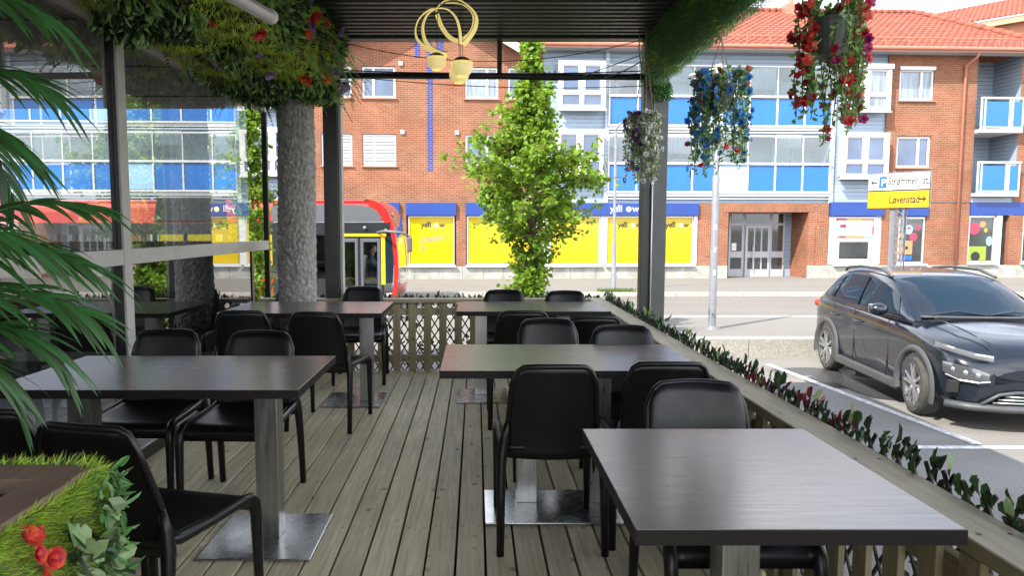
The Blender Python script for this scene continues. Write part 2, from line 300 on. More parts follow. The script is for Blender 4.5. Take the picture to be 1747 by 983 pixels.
# ------------------------------------------------------------------ mesh helpers
def root_of(o):
    while o.parent: o = o.parent
    return o
class MB:
    """collects faces, then links them as ONE mesh object"""
    def __init__(s): s.v = []; s.f = []
    def poly(s, pts):
        i = len(s.v); s.v += [tuple(p) for p in pts]; s.f.append(tuple(range(i, i + len(pts)))); return s
    def add(s, vs_, fs_):
        i = len(s.v); s.v += [tuple(p) for p in vs_]; s.f += [tuple(i + k for k in f) for f in fs_]; return s
    def box(s, x0, x1, y0, y1, z0, z1):
        return s.add([(x0, y0, z0), (x1, y0, z0), (x1, y1, z0), (x0, y1, z0), (x0, y0, z1), (x1, y0, z1), (x1, y1, z1), (x0, y1, z1)],
              [(0, 3, 2, 1), (4, 5, 6, 7), (0, 1, 5, 4), (1, 2, 6, 5), (2, 3, 7, 6), (3, 0, 4, 7)])
    def bar(s, a, b, w, h, up=(0, 0, 1)):
        a = Vector(a); b = Vector(b); d = (b - a).normalized(); u = Vector(up)
        if abs(d.dot(u)) > .98: u = Vector((0, 1, 0))
        r = d.cross(u).normalized() * w / 2; u = r.cross(d).normalized() * h / 2
        P = [a - r - u, a + r - u, a + r + u, a - r + u, b - r - u, b + r - u, b + r + u, b - r + u]
        return s.add(P, [(0, 3, 2, 1), (4, 5, 6, 7), (0, 1, 5, 4), (1, 2, 6, 5), (2, 3, 7, 6), (3, 0, 4, 7)])
    def tube(s, pts, r, n=8, caps=True, closed=False, flat=1.):
        pts = [Vector(p) for p in pts]; m = len(pts); rs = r if isinstance(r, (list, tuple)) else [r] * m
        base = len(s.v); pu = None
        for i, p in enumerate(pts):
            if closed: d = pts[(i + 1) % m] - pts[i - 1]
            else: d = pts[min(i + 1, m - 1)] - pts[max(i - 1, 0)]
            d = d.normalized() if d.length > 1e-9 else Vector((0, 0, 1))
            if pu is None:
                u = Vector((0, 0, 1)) if abs(d.z) < .9 else Vector((0, 1, 0))
            else: u = pu
            a = d.cross(u).normalized(); u = a.cross(d).normalized(); pu = u
            for k in range(n):
                t = 2 * math.pi * k / n
                s.v.append(tuple(p + (a * math.cos(t) + u * math.sin(t) * flat) * rs[i]))
        for i in range(m if closed else m - 1):
            j = (i + 1) % m
            for k in range(n):
                k2 = (k + 1) % n
                s.f.append((base + i * n + k, base + i * n + k2, base + j * n + k2, base + j * n + k))
        if caps and not closed:
            s.f.append(tuple(base + k for k in reversed(range(n)))); s.f.append(tuple(base + (m - 1) * n + k for k in range(n)))
        return s
    def lathe(s, prof, n=24, org=(0, 0, 0), axis='z'):
        base = len(s.v); o = Vector(org)
        for (r, h) in prof:
            for k in range(n):
                t = 2 * math.pi * k / n; c, q = r * math.cos(t), r * math.sin(t)
                p = {'z': (c, q, h), 'y': (c, h, q), 'x': (h, c, q)}[axis]
                s.v.append(tuple(o + Vector(p)))
        for i in range(len(prof) - 1):
            for k in range(n):
                k2 = (k + 1) % n
                s.f.append((base + i * n + k, base + i * n + k2, base + (i + 1) * n + k2, base + (i + 1) * n + k))
        return s
    def prism(s, poly, d0, d1, fn):
        """poly of 2d points, fn(u, v, d) -> 3d"""
        n = len(poly); a = [fn(u, v, d0) for u, v in poly]; b = [fn(u, v, d1) for u, v in poly]
        return s.add(a + b, [tuple(range(n))[::-1], tuple(range(n, 2 * n))] + [(i, (i + 1) % n, n + (i + 1) % n, n + i) for i in range(n)])
    def sphere(s, c, r, nu=12, nv=8, sc=(1, 1, 1)):
        prof = [(max(1e-4, math.sin(math.pi * i / nv)) * r, -math.cos(math.pi * i / nv) * r) for i in range(nv + 1)]
        b = len(s.v); s.lathe(prof, nu, (0, 0, 0))
        for i in range(b, len(s.v)):
            q = s.v[i]; s.v[i] = (c[0] + q[0] * sc[0], c[1] + q[1] * sc[1], c[2] + q[2] * sc[2])
        return s
    def wall(s, x0, x1, z0, z1, y, holes=(), depth=.12):
        """wall facing -y with openings and their reveals"""
        xs = sorted({x0, x1, *[min(max(h[i], x0), x1) for h in holes for i in (0, 1)]}); zs = sorted({z0, z1, *[min(max(h[i], z0), z1) for h in holes for i in (2, 3)]})
        for i in range(len(xs) - 1):
            for j in range(len(zs) - 1):
                cx, cz = (xs[i] + xs[i + 1]) / 2, (zs[j] + zs[j + 1]) / 2
                if any(h[0] < cx < h[1] and h[2] < cz < h[3] for h in holes): continue
                s.poly([(xs[i], y, zs[j]), (xs[i + 1], y, zs[j]), (xs[i + 1], y, zs[j + 1]), (xs[i], y, zs[j + 1])])
        for h in holes:
            a, b, c, d = h[:4]; e = y + depth
            s.poly([(a, y, c), (a, e, c), (b, e, c), (b, y, c)]); s.poly([(a, y, d), (b, y, d), (b, e, d), (a, e, d)])
            s.poly([(a, y, c), (a, y, d), (a, e, d), (a, e, c)]); s.poly([(b, y, c), (b, e, c), (b, e, d), (b, y, d)])
        return s
    def build(s, name, mat, parent=None, smooth=False, bevel=0, local=False, segs=2, auto=None):
        if parent is not None and not local and root_of(parent).get('_w'):
            L_ = root_of(parent).location; s.v = [(p[0] - L_.x, p[1] - L_.y, p[2] - L_.z) for p in s.v]
        me = bpy.data.meshes.new(name); me.from_pydata(s.v, [], s.f); me.update()
        me.materials.append(M[mat] if isinstance(mat, str) else mat)
        o = bpy.data.objects.new(name, me); COL.objects.link(o)
        if parent is not None: o.parent = parent
        if smooth:
            for p in me.polygons: p.use_smooth = True
        if bevel:
            b = o.modifiers.new('bevel', 'BEVEL'); b.width = bevel; b.segments = segs; b.limit_method = 'ANGLE'; b.angle_limit = R(40)
        return o
def tag(o, label=None, cat=None, group=None, kind=None):
    if label: o['label'] = label
    if cat: o['category'] = cat
    if group: o['group'] = group
    if kind: o['kind'] = kind
    return o
WORLD_ROOTS = []
def thing(name, label, cat, loc=(0, 0, 0), rz=0, group=None, world=True):
    o = bpy.data.objects.new(name, None); COL.objects.link(o); o.location = loc; o.rotation_euler = (0, 0, rz); o.empty_display_size = .1
    if world: o['_w'] = 1; WORLD_ROOTS.append(o)
    return tag(o, label, cat, group)
def structure(o): o['kind'] = 'structure'; return o
def copy_tree(o, parent=None):
    c = o.copy(); COL.objects.link(c)
    if parent is not None: c.parent = parent
    for ch in list(o.children): copy_tree(ch, c)
    return c
def text(name, s, size, mat, parent, mtx, extrude=.004, shear=0, align='LEFT', bold=0., sx=1.):
    cu = bpy.data.curves.new(name, 'FONT'); cu.body = s; cu.size = size; cu.extrude = extrude; cu.shear = shear; cu.align_x = align; cu.offset = bold; cu.resolution_u = 3
    t = bpy.data.objects.new(name, cu); COL.objects.link(t)
    dg = bpy.context.evaluated_depsgraph_get(); me = bpy.data.meshes.new_from_object(t.evaluated_get(dg))
    bpy.data.objects.remove(t, do_unlink=True)
    me.transform(mtx @ Matrix.Diagonal((sx, 1, 1, 1))); me.materials.clear(); me.materials.append(M[mat])
    o = bpy.data.objects.new(name, me); COL.objects.link(o); o.parent = parent
    return o
def face_y(x, y, z):   # text plane facing -y
    return Matrix.Translation((x, y, z)) @ Matrix.Rotation(R(90), 4, 'X')
def rnd(a, b): return random.uniform(a, b)
def leaf(mb, p, d, n, ln, w, fold=.15, tip=.5):
    """one leaf folded along its midrib, six faces"""
    d = d.normalized(); r = d.cross(n)
    r = r.normalized() if r.length > 1e-6 else Vector((1, 0, 0)); n = r.cross(d); u = n * fold * ln
    b = p + d * ln * .5 + u * .25; c = p + d * ln - u * .3
    l1 = p + d * ln * tip * .62 - r * w * .46 + u; r1 = p + d * ln * tip * .62 + r * w * .46 + u
    k = tip + .27
    l2 = p + d * ln * k - r * w * .40 + u * .6; r2 = p + d * ln * k + r * w * .40 + u * .6
    mb.add([p, l1, l2, c, r2, r1, b], [(0, 6, 1), (6, 2, 1), (6, 3, 2), (0, 5, 6), (6, 5, 4), (6, 4, 3)])
def blade(mb, p, d, ln, w):
    r = d.cross(Vector((rnd(-1, 1), rnd(-1, 1), rnd(-1, 1))))
    r = r.normalized() * w / 2 if r.length > 1e-6 else Vector((w / 2, 0, 0))
    mb.add([p - r, p + r, p + d * ln], [(0, 1, 2)])
def rdir():
    while True:
        v = Vector((rnd(-1, 1), rnd(-1, 1), rnd(-1, 1)))
        if .05 < v.length < 1: return v.normalized()

# ================================================================== SETTING
def gz(y): return -.4 - .0163 * (y - 11.4)
def sheet(name, mat, x0, x1, y0, y1, zf, n=1):
    m = MB()
    for i in range(n):
        a = y0 + (y1 - y0) * i / n; b = y0 + (y1 - y0) * (i + 1) / n
        m.poly([(x0, a, zf(a)), (x1, a, zf(a)), (x1, b, zf(b)), (x0, b, zf(b))])
    return structure(m.build(name, mat))
sheet('ground', 'terrain', -700, 700, -700, 700, lambda y: -1.7)
sheet('parking_lot', 'asphalt', -12, 60, -40, 11.35, lambda y: -.70)
sheet('bounce_paving', 'paving', -40, 1.2, -40, -3.05, lambda y: -.06)  # unseen pale paving, added to bounce light up under the roof
sheet('pavement', 'walk', 2.0, 70, 11.6, 14.62, gz)
sheet('pavement', 'walk', -70, 2.0, 7.05, 14.62, gz)
sheet('road', 'road', -90, 90, 14.82, 21.2, lambda y: gz(y) - .10)
sheet('pavement', 'walk', -90, 90, 21.38, 33, gz)
for (a, b) in ((14.62, 14.82), (21.2, 21.38)):
    m = MB(); x = -60.
    while x < 60:
        m.add([(x + .006, a, gz(a) - .3), (x + .994, a, gz(a) - .3), (x + .994, b, gz(b) - .3), (x + .006, b, gz(b) - .3),
               (x + .006, a, gz(a) + .006), (x + .994, a, gz(a) + .006), (x + .994, b, gz(b) + .006), (x + .006, b, gz(b) + .006)],
              [(0, 3, 2, 1), (4, 5, 6, 7), (0, 1, 5, 4), (1, 2, 6, 5), (2, 3, 7, 6), (3, 0, 4, 7)])
        x += 1
    structure(m.build('kerb', 'kerb', bevel=.015))
# painted lines of the parking bays and the damp patches beside the car
def ribbon(name, mat, pts, w, z):
    m = MB()
    for (a, b) in zip(pts[:-1], pts[1:]):
        a = Vector((*a, z)); b = Vector((*b, z)); r = (b - a).normalized().cross(Vector((0, 0, 1))) * w / 2
        m.poly([a - r, a + r, b + r, b - r])
    return structure(m.build(name, mat))
ribbon('parking_line', 'paint', [(4.46, 10.75), (4.84, 6.72)], .10, -.695)
ribbon('parking_line', 'paint', [(4.1, 6.62), (9.5, 6.60)], .10, -.695)
ribbon('parking_line', 'paint', [(7.15, 10.9), (7.35, 6.68)], .10, -.695)
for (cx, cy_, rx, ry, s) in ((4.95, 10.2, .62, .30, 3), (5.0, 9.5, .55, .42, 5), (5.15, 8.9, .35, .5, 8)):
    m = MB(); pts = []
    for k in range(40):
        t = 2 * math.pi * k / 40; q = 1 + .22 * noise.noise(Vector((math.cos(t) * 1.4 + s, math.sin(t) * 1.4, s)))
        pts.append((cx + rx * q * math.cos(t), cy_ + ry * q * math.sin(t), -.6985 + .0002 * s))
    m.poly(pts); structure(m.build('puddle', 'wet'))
# low retaining wall at the head of the parking bay
w = thing('retaining_wall', 'low pale exposed aggregate concrete wall behind the parked car', 'wall', (6, 11.47, -.7))
m = MB(); x = 2.0
while x < 14: m.box(x + .004, x + 2.4 - .004, 11.35, 11.6, -.75, -.395); x += 2.4
m.build('wall_block', 'concrete', w, bevel=.012)

# ================================================================== BRICK BUILDING ACROSS THE STREET
TH = math.atan(.049)
BLD = thing('apartment_building', 'red brick apartment building with red tiled roof, blue balconies and yellow shop windows', 'building', (0, 28.6, -.68), TH, world=False)
XC = -1.91
def mir(x): return 2 * XC - x
def part(mb, name, mat, parent=BLD, **k): return mb.build(name, mat, parent, local=True, **k)

def window(x0, x1, z0, z1, y, cols=(.36,), trans=None, pane='win_sky', blind=False, fw=.085, sill=True, cover=False, curtain=True):
    f = MB(); d0, d1 = y - .03, y + .05
    f.box(x0, x1, d0, d1, z0, z0 + fw); f.box(x0, x1, d0, d1, z1 - fw, z1)
    f.box(x0, x0 + fw, d0, d1, z0 + fw, z1 - fw); f.box(x1 - fw, x1, d0, d1, z0 + fw, z1 - fw)
    for c in cols:
        x = x0 + (x1 - x0) * c; f.box(x - fw * .6, x + fw * .6, d0 + .004, d1, z0 + fw, z1 - fw)
    if trans: zt = z0 + (z1 - z0) * trans; f.box(x0 + fw, x1 - fw, d0 + .008, d1, zt - fw * .5, zt + fw * .5)
    fr = part(f, 'window', 'white_frame', bevel=.008)
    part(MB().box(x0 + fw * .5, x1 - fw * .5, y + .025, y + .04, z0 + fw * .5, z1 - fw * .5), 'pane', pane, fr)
    if sill: part(MB().box(x0 - .06, x1 + .06, y - .16, y + .03, z0 - .05, z0 - .003), 'sill', 'gutter', fr)
    if cover: part(MB().box(x0 - .02, x1 + .02, y - .14, y + .0, z1 - .02, z1 + .12), 'blind_box', 'white', fr)
    if blind:
        b = MB(); z = z0 + fw + .02
        while z < z1 - fw: b.poly([(x0 + .03, y - .055, z), (x1 - .03, y - .055, z), (x1 - .03, y - .02, z + .085), (x0 + .03, y - .02, z + .085)]); z += .105
        part(b, 'blind', 'blind', fr)
    return fr

# ---- brick gable in the middle
gw = [(-6.09, -4.86), (-4.47, -3.14), (-.44, .9), (1.25, 2.35)]
holes = [(a, b, 7.12, 8.35) for a, b in gw] + [(a, b, 4.48, 5.74) for a, b in gw]
shops = [(-6.1, -3.05), (-2.77, -.8), (-.4, 2.5)]
holes += [(a, b, .55, 3.05) for a, b in shops]
m = MB().wall(-6.39, 2.65, .5, 8.9, 0, holes, .14)
m.poly([(XC - 4.4, 0, 8.9), (XC + 4.4, 0, 8.9), (XC, 0, 11.3)])
m.poly([(-6.39, 0, .5), (-6.39, 0, 8.9), (-6.39, 1.5, 8.9), (-6.39, 1.5, .5)]); m.poly([(2.65, 0, .5), (2.65, 1.5, .5), (2.65, 1.5, 8.9), (2.65, 0, 8.9)])
part(m, 'gable_wall', 'brick')
for i, (a, b) in enumerate(gw):
    window(a + .01, b - .01, 7.13, 8.34, .09, (.34,) if i < 2 else (.66,), pane='win_curtain' if i == 2 else 'win_sky')
    window(a + .01, b - .01, 4.49, 5.73, .09, (.34,) if i < 2 else (.66,), blind=i < 2, pane='win_sky')
for (a, b, c, d) in ((-1.93, -1.71, 4.3, 9.9), (-2.4, -2.2, 8.7, 10.2), (-1.5, -1.27, 8.76, 10.2)):
    part(MB().box(a, b, -.012, .02, c, d), 'blue_tile_stripe', 'brick_blue')
for (x, z) in ((-2.94, 8.45), (-2.9, 5.81), (-.75, 5.8)): part(MB().box(x - .08, x + .08, -.07, .02, z - .08, z + .08), 'vent', 'white', bevel=.015)
# gable roof: two slabs with white barge boards
for s in (-1, 1):
    sl_ = math.tan(R(30)); e = 3.75
    P = lambda u, v, d: (XC + s * u, d, v)
    part(MB().prism([(0, 11.05), (e, 11.05 - e * sl_), (e, 11.20 - e * sl_), (0, 11.20)], -.55, 5, P), 'gable_roof', 'tile')
    part(MB().prism([(0, 10.83), (e + .02, 10.83 - e * sl_), (e + .02, 11.16 - e * sl_), (0, 11.16)], -.62, -.552, P), 'barge_board', 'white')
    part(MB().prism([(0, 11.0), (e, 11.0 - e * sl_), (e, 11.047 - e * sl_), (0, 11.047)], -.55, -.003, P), 'soffit', 'soffit')

# ---- cladding walls and brick ends, mirrored about the gable
def mirbox(mb, s, x0, x1, *a):
    if s < 0: x0, x1 = mir(x1), mir(x0)
    return mb.box(x0, x1, *a)
def mx(s, x0, x1): return (x0, x1) if s > 0 else (mir(x1), mir(x0))
def bay(s, x0, x1, z0, z1, blind=False):
    x0, x1 = mx(s, x0, x1)
    b = MB().box(x0 + .07, x1 - .07, -.28, .06, z0 + .06, z1 - .05)
    bw = part(b, 'bay_window', 'siding_pale')
    f = MB(); y0, y1 = -.37, -.283; fw = .17
    f.box(x0, x1, y0, y1, z0, z0 + fw); f.box(x0, x1, y0, y1, z1 - fw, z1); f.box(x0, x0 + fw, y0, y1, z0 + fw, z1 - fw); f.box(x1 - fw, x1, y0, y1, z0 + fw, z1 - fw)
    xm = (x0 + x1) / 2; zt = z0 + .62
    f.box(xm - .09, xm + .09, y0 + .01, y1, z0 + fw, z1 - fw); f.box(x0 + fw, x1 - fw, y0 + .014, y1, zt - .06, zt + .06)
    for (a, c) in ((x0 + fw, xm - .09), (xm + .09, x1 - fw)):   # casements
        f.box(a, a + .05, y0 + .03, y1, zt + .06, z1 - fw); f.box(c - .05, c, y0 + .03, y1, zt + .06, z1 - fw); f.box(a + .05, c - .05, y0 + .03, y1, z1 - fw - .05, z1 - fw); f.box(a + .05, c - .05, y0 + .03, y1, zt + .06, zt + .11)
    part(f, 'frame', 'white_frame', bw, bevel=.008)
    part(MB().box(x0 + .1, x1 - .1, -.3, -.284, z0 + .1, z1 - .1), 'pane', 'win_curtain' if blind else 'win_sky', bw)
    if blind: part(MB().box(x0 - .02, x1 + .02, -.45, -.372, z1 - .12, z1 + .06), 'blind_box', 'white', bw)
    part(MB().box(x0 - .03, x1 + .03, -.42, -.2, z0 - .05, z0 - .003), 'sill', 'white', bw)
def balcony(s, x0, x1, z0, z1, zg, n, pale=()):
    x0, x1 = mx(s, x0, x1); w_ = (x1 - x0) / n
    b = MB(); b.box(x0 - .05, x1 + .05, -.06, 1.5, z0 - .16, z0 - .03)
    b.box(x0 - .04, x1 + .04, -.12, -.03, z0 - .03, z0 + .05); b.box(x0 - .06, x1 + .06, -.15, -.02, z1 - .02, z1 + .07)
    for k in range(n + 1): x = x0 + k * w_; b.box(x - .035, x + .035, -.115, -.035, z0 + .05, z1 - .02)
    for k in range(n + 1): x = x0 + k * w_; b.box(x - .022, x + .022, -.09, -.05, z1 + .07, zg)
    b.box(x0, x1, -.1, -.04, zg - .05, zg + .01)
    o = part(b, 'balcony', 'white', bevel=.006)
    for k in range(n):
        x = x0 + k * w_
        part(MB().box(x + .042, x + w_ - .042, -.085, -.065, z0 + .07, z1 - .06), 'panel', 'blue_panel_pale' if k in pale else 'blue_panel', o)
        part(MB().box(x + .026, x + w_ - .026, -.074, -.066, z1 + .075, zg - .055), 'glazing', 'balcony_glass', o)
    return o
for s in (1, -1):
    X = lambda a, b: mx(s, a, b)
    m = MB()
    for (a, b, holes_) in ((2.65, 5.22, []), (14.48, 16.69, [])): 
        q = X(a, b); m.wall(q[0], q[1], 3.06, 9.1, .06, [], .05)
    q = X(5.22, 14.48); m.wall(q[0], q[1], 3.06, 3.44, .06); m.wall(q[0], q[1], 5.78, 6.08, .05); m.wall(q[0], q[1], 8.52, 9.1, .06)
    part(m, 'cladding_wall', 'siding')
    m = MB(); m.wall(q[0], q[1], 3.44, 8.6, 1.5); 
    for e in q: m.poly([(e, .06, 3.06), (e, 1.5, 3.06), (e, 1.5, 9.1), (e, .06, 9.1)])
    part(m, 'balcony_back_wall', 'siding_pale')
    m = MB(); mirbox(m, s, 5.14, 5.30, -.06, .058, 3.06, 9.08); mirbox(m, s, 14.42, 14.56, -.06, .058, 3.06, 9.08); mirbox(m, s, 5.25, 14.46, -.03, .055, 5.86, 5.92); mirbox(m, s, 5.25, 14.46, -.03, .055, 3.2, 3.25); part(m, 'corner_board', 'siding_pale')
    bay(s, 3.2, 5.08, 6.7, 8.58); bay(s, 3.12, 5.05, 4.1, 5.92, False)
    bay(s, 14.7, 16.62, 6.72, 8.5, True); bay(s, 14.72, 16.66, 4.06, 5.87)
    balcony(s, 5.3, 14.38, 6.12, 7.26, 8.5, 8, (3,)); balcony(s, 5.3, 14.38, 3.48, 4.60, 5.75, 8, (4,))
    # doors, curtains and blinds seen through the balcony glazing
    for zb in (6.1, 3.46):
        for k in range(4):
            xx = 5.9 + k * 2.25; a, b = X(xx, xx + .95)
            f = MB(); f.box(a, a + .1, 1.42, 1.5, zb, zb + 2.1); f.box(b - .1, b, 1.42, 1.5, zb, zb + 2.1); f.box(a + .1, b - .1, 1.42, 1.5, zb + 2.0, zb + 2.1); f.box(a + .1, b - .1, 1.42, 1.5, zb, zb + .12)
            d = part(f, 'balcony_door', 'white_frame'); part(MB().box(a + .08, b - .08, 1.46, 1.49, zb + .1, zb + 2.02), 'pane', 'win_sky', d)
        for k in ((1, 2, 5) if zb > 5 else (0, 2, 3, 6)):
            a, b = X(5.3 + k * 1.135, 5.3 + (k + 1) * 1.135); m = MB(); zt = zb + 2.36; h = rnd(.5, 1.05)
            nn = 14
            for i in range(nn):
                u0 = a + .05 + (b - a - .1) * i / nn; u1 = a + .05 + (b - a - .1) * (i + 1) / nn
                m.poly([(u0, .0 + .02 * (i % 2), zt - h), (u1, .0 + .02 * ((i + 1) % 2), zt - h), (u1, .0 + .02 * ((i + 1) % 2), zt), (u0, .0 + .02 * (i % 2), zt)])
            part(m, 'curtain', 'blind')
    # ground floor shop front of this wing
    m = MB(); q = X(2.65, 9.03)
    m.wall(q[0], q[1], .5, 3.06, .04, [(*X(2.96, 8.9), .56, 3.03)], .12)
    part(m, 'shop_wall', 'white')
    m = MB(); q = X(9.03, 14.44); m.wall(q[0], q[1], -.1, 3.06, -.02, [(*X(10.28, 13.61), -.1, 2.69)], 1.4)
    for e in q: m.poly([(e, -.02, .5), (e, .1, .5), (e, .1, 3.06), (e, -.02, 3.06)])
    m.poly([(q[0], -.02, 3.06), (q[1], -.02, 3.06), (q[1], .1, 3.06), (q[0], .1, 3.06)])
    part(m, 'entrance_wall', 'brick')
    q = X(10.28, 13.61)
    m = MB().box(*X(10.1, 10.28), -.028, .0, .5, 2.69)
    part(MB().box(*X(10.06, 13.83), -.032, -.0, 2.69, 2.96), 'lintel', 'soldier')
    for (a, b, c, d) in ((9.3, 9.75, .9, 2.1), (14.0, 14.3, 2.3, 2.5), (13.92, 14.22, .5, 2.1)): part(MB().box(*X(a, b), -.034, .0, c, d), 'brick_relief', 'soldier')
    # right end: brick with two windows and the shop windows of the corner
    hs = [(*X(17.16, 18.62), 7.2, 8.45), (*X(17.17, 18.62), 4.5, 5.78), (*X(17.42, 18.6), .56, 3.1), (*X(14.5, 16.72), .56, 3.1)]
    m = MB(); q = X(16.69, 20.42); m.wall(q[0], q[1], .5, 9.1, -.02, hs[:3], .14)
    q = X(14.44, 16.69); m.wall(q[0], q[1], .5, 3.06, .0, [hs[3]], .1)
    for e in (16.69, 20.42):
        e = e if s > 0 else mir(e); m.poly([(e, -.02, .5), (e, 1.6, .5), (e, 1.6, 9.1), (e, -.02, 9.1)])
    part(m, 'end_wall', 'brick')
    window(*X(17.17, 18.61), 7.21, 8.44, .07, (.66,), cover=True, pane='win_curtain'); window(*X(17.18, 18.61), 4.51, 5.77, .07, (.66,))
# ---- stone base
m = MB()
for (a, b) in ((-6.4, 10.28), (13.61, 20.5)):
    m = MB(); x = a
    while x < b - .01:
        x2 = min(b, x + rnd(.7, 1.2)); m.box(x + .004, x2 - .004, -.06 - rnd(0, .006), 1.6, -.35, .5); x = x2
    part(m, 'stone_base', 'plinth_stone', bevel=.01)
part(MB().box(mir(20.5), mir(13.61), -.06, .6, -.35, .5), 'stone_base', 'plinth_stone'); part(MB().box(mir(10.28), -6.41, -.06, .6, -.35, .5), 'stone_base', 'plinth_stone')

# ---- shop windows: blue sign boards, yellow foil, lettering
def logo(parent, x, z, y, h, ink, ball):
    """the word yellow with a sun for its o and a swoosh over the y"""
    k = h / .2
    text('lettering', 'yell', .30 * k, ink, parent, face_y(x, y, z), .006, bold=.004)
    text('lettering', 'w', .30 * k, ink, parent, face_y(x + .735 * k, y, z), .006, bold=.004)
    mb = MB(); mb.lathe([(0.001, 0), (.085 * k, 0), (.085 * k, .012), (.001, .012)], 20, (x + .615 * k, y - .012, z + .08 * k), 'y')
    part(mb, 'emblem', ball, parent)
    mb = MB(); pr = None
    pts = [(x + .10 * k + .2 * k * math.sin(t), y - .006, z + .06 * k + .22 * k * (1 - math.cos(t)) * 1.05) for t in [i * .145 for i in range(10)]]
    mb.tube(pts, [.005 * k + .012 * k * math.sin(i / 9 * math.pi) for i in range(10)], 5); part(mb, 'lettering', ink, parent)
def signboard(x0, x1, z0=2.54, z1=3.05, y=-.13):
    return part(MB().box(x0, x1, y, .03, z0, z1), 'sign_board', 'band', bevel=.01)
def shopwin(x0, x1, z0, z1, y=.07, mat='yellow', fr=.05):
    f = MB(); f.box(x0, x1, y - .04, y + .05, z0, z0 + fr); f.box(x0, x1, y - .04, y + .05, z1 - fr, z1); f.box(x0, x0 + fr, y - .04, y + .05, z0 + fr, z1 - fr); f.box(x1 - fr, x1, y - .04, y + .05, z0 + fr, z1 - fr)
    o = part(f, 'shop_window', 'alu')
    part(MB().box(x0 + fr * .5, x1 - fr * .5, y, y + .02, z0 + fr * .5, z1 - fr * .5), 'window_foil' if mat == 'yellow' else 'pane', mat, o)
    part(MB().box(x0 - .05, x1 + .05, y - .26, y - .03, z0 - .075, z0 - .003), 'sill', 'white', o)
    return o
def tagline(o, x, z, y, w_):
    mb = MB(); u = x
    while u < x + w_: d = rnd(.02, .05); mb.box(u, u + d, y - .004, y, z, z + .028); u += d + .014
    part(mb, 'lettering', 'grey_ink', o)
signboard(-2.78, -.79); signboard(-.41, 2.52); signboard(-6.1, -3.04)
sb = signboard(2.95, 9.0); logo(sb, 5.38, 2.70, -.137, .245, 'sign_white', 'cream')
for (a, b, lg) in ((-5.95, -3.15, 0), (-2.7, -.86, -2.2), (-.36, 2.46, .9), (2.97, 5.02, 3.4), (5.28, 7.58, 5.75), (7.66, 8.84, 7.72)):
    o = shopwin(a, b, .56, 2.52)
    if lg and lg != 3.4:
        logo(o, lg, 2.08, .062, .20, 'sign_black', 'pale_yellow'); tagline(o, lg + .33, 2.0, .064, .6)
    if a == -2.7:   # scrawl on the foil
        text('graffiti', 'CMANS', .34, 'grey_ink', o, face_y(-2.28, .062, 1.45) @ Matrix.Rotation(R(4), 4, 'Z'), .003, shear=.25, sx=.8)
        text('graffiti', 'UK', .34, 'grey_ink', o, face_y(-2.3, .062, 1.08) @ Matrix.Rotation(R(8), 4, 'Z'), .003, shear=.2, sx=.7)
        mb = MB(); mb.tube([(-1.3 + .03 * i, .062, 1.62 + .015 * math.sin(i)) for i in range(8)], .012, 4); part(mb, 'graffiti', 'grey_ink', o)
for (a, b) in ((5.02, 5.28), (8.84, 9.0), (7.58, 7.66)): part(MB().box(a + .005, b - .005, -.02, .1, .56, 2.535), 'shop_mullion', 'white')
for (a, b) in ((2.96, 8.9),):
    f = shopwin(mir(8.7), mir(6.2), .56, 2.52); shopwin(mir(5.6), mir(3.2), .56, 2.52); signboard(mir(9.0), mir(2.95))
# ---- entrance (right) and its twin
for s in (1, -1):
    X = lambda a, b: mx(s, a, b)
    part(MB().wall(*X(10.2, 13.7), -.1, 2.75, 1.385), 'entrance_back', 'siding')
    d = part(MB().box(*X(10.86, 13.28), 1.30, 1.38, -.05, 2.72), 'entrance_screen', 'door_grey')
    g = [(10.95, 11.42, 2.25, 2.64), (11.56, 12.6, 2.25, 2.64), (12.74, 13.2, 2.25, 2.64), (10.95, 11.42, 1.05, 2.15), (12.74, 13.2, 1.05, 2.15), (10.95, 11.42, .3, .78), (12.74, 13.2, .3, .78)]
    m = MB()
    for (a, b, c, e) in g: m.box(*X(a, b), 1.285, 1.299, c, e)
    part(m, 'pane', 'win_low', d)
    dr = part(MB().box(*X(11.55, 12.62), 1.22, 1.298, -.04, 2.16), 'entrance_door', 'door_grey', bevel=.01)
    m = MB()
    for k in range(3): m.box(*X(11.66 + k * .31, 11.90 + k * .31), 1.208, 1.218, 1.05, 2.05); m.box(*X(11.66 + k * .31, 11.90 + k * .31), 1.208, 1.218, .3, .78)
    part(m, 'pane', 'win_low', dr)
    part(MB().tube([(X(11.85, 11.85)[0], 1.12, .25), (X(11.85, 11.85)[0], 1.12, 1.3)], .018, 8), 'handle', 'chrome', dr)
    m = MB().box(*X(10.36, 10.58), 1.34, 1.384, 1.05, 1.55); part(m, 'intercom', 'door_grey')
    m = MB().box(*X(10.98, 11.18), 1.275, 1.283, 1.08, 1.4); part(m, 'notice', 'sign_white')
# ---- corner shop: posters and stickers in the windows
signboard(14.47, 16.72, 2.53, 3.1); signboard(17.43, 18.6, 2.53, 3.1)
o = shopwin(14.74, 16.45, .57, 2.5, .05, 'mint', .06)
part(MB().box(14.5, 14.735, -.0, .1, .56, 2.525), 'shop_mullion', 'white'); part(MB().box(16.455, 16.715, -.0, .1, .56, 2.525), 'shop_mullion', 'white')
P = part(MB().box(14.79, 16.40, .012, .03, 1.64, 2.45), 'poster', 'orange_ink', o)
for (a, b, c, d, mt) in ((14.79, 15.2, 2.36, 2.45, 'pink'), (15.3, 15.9, 2.36, 2.45, 'sign_yellow'), (14.79, 14.86, 1.66, 2.36, 'teal_ink'), (14.95, 15.2, 1.64, 1.72, 'pink'), (16.0, 16.4, 1.64, 1.72, 'teal_ink'), (16.33, 16.4, 1.8, 2.1, 'pink')):
    part(MB().box(a, b, .008, .012, c, d), 'poster_print', mt, o)
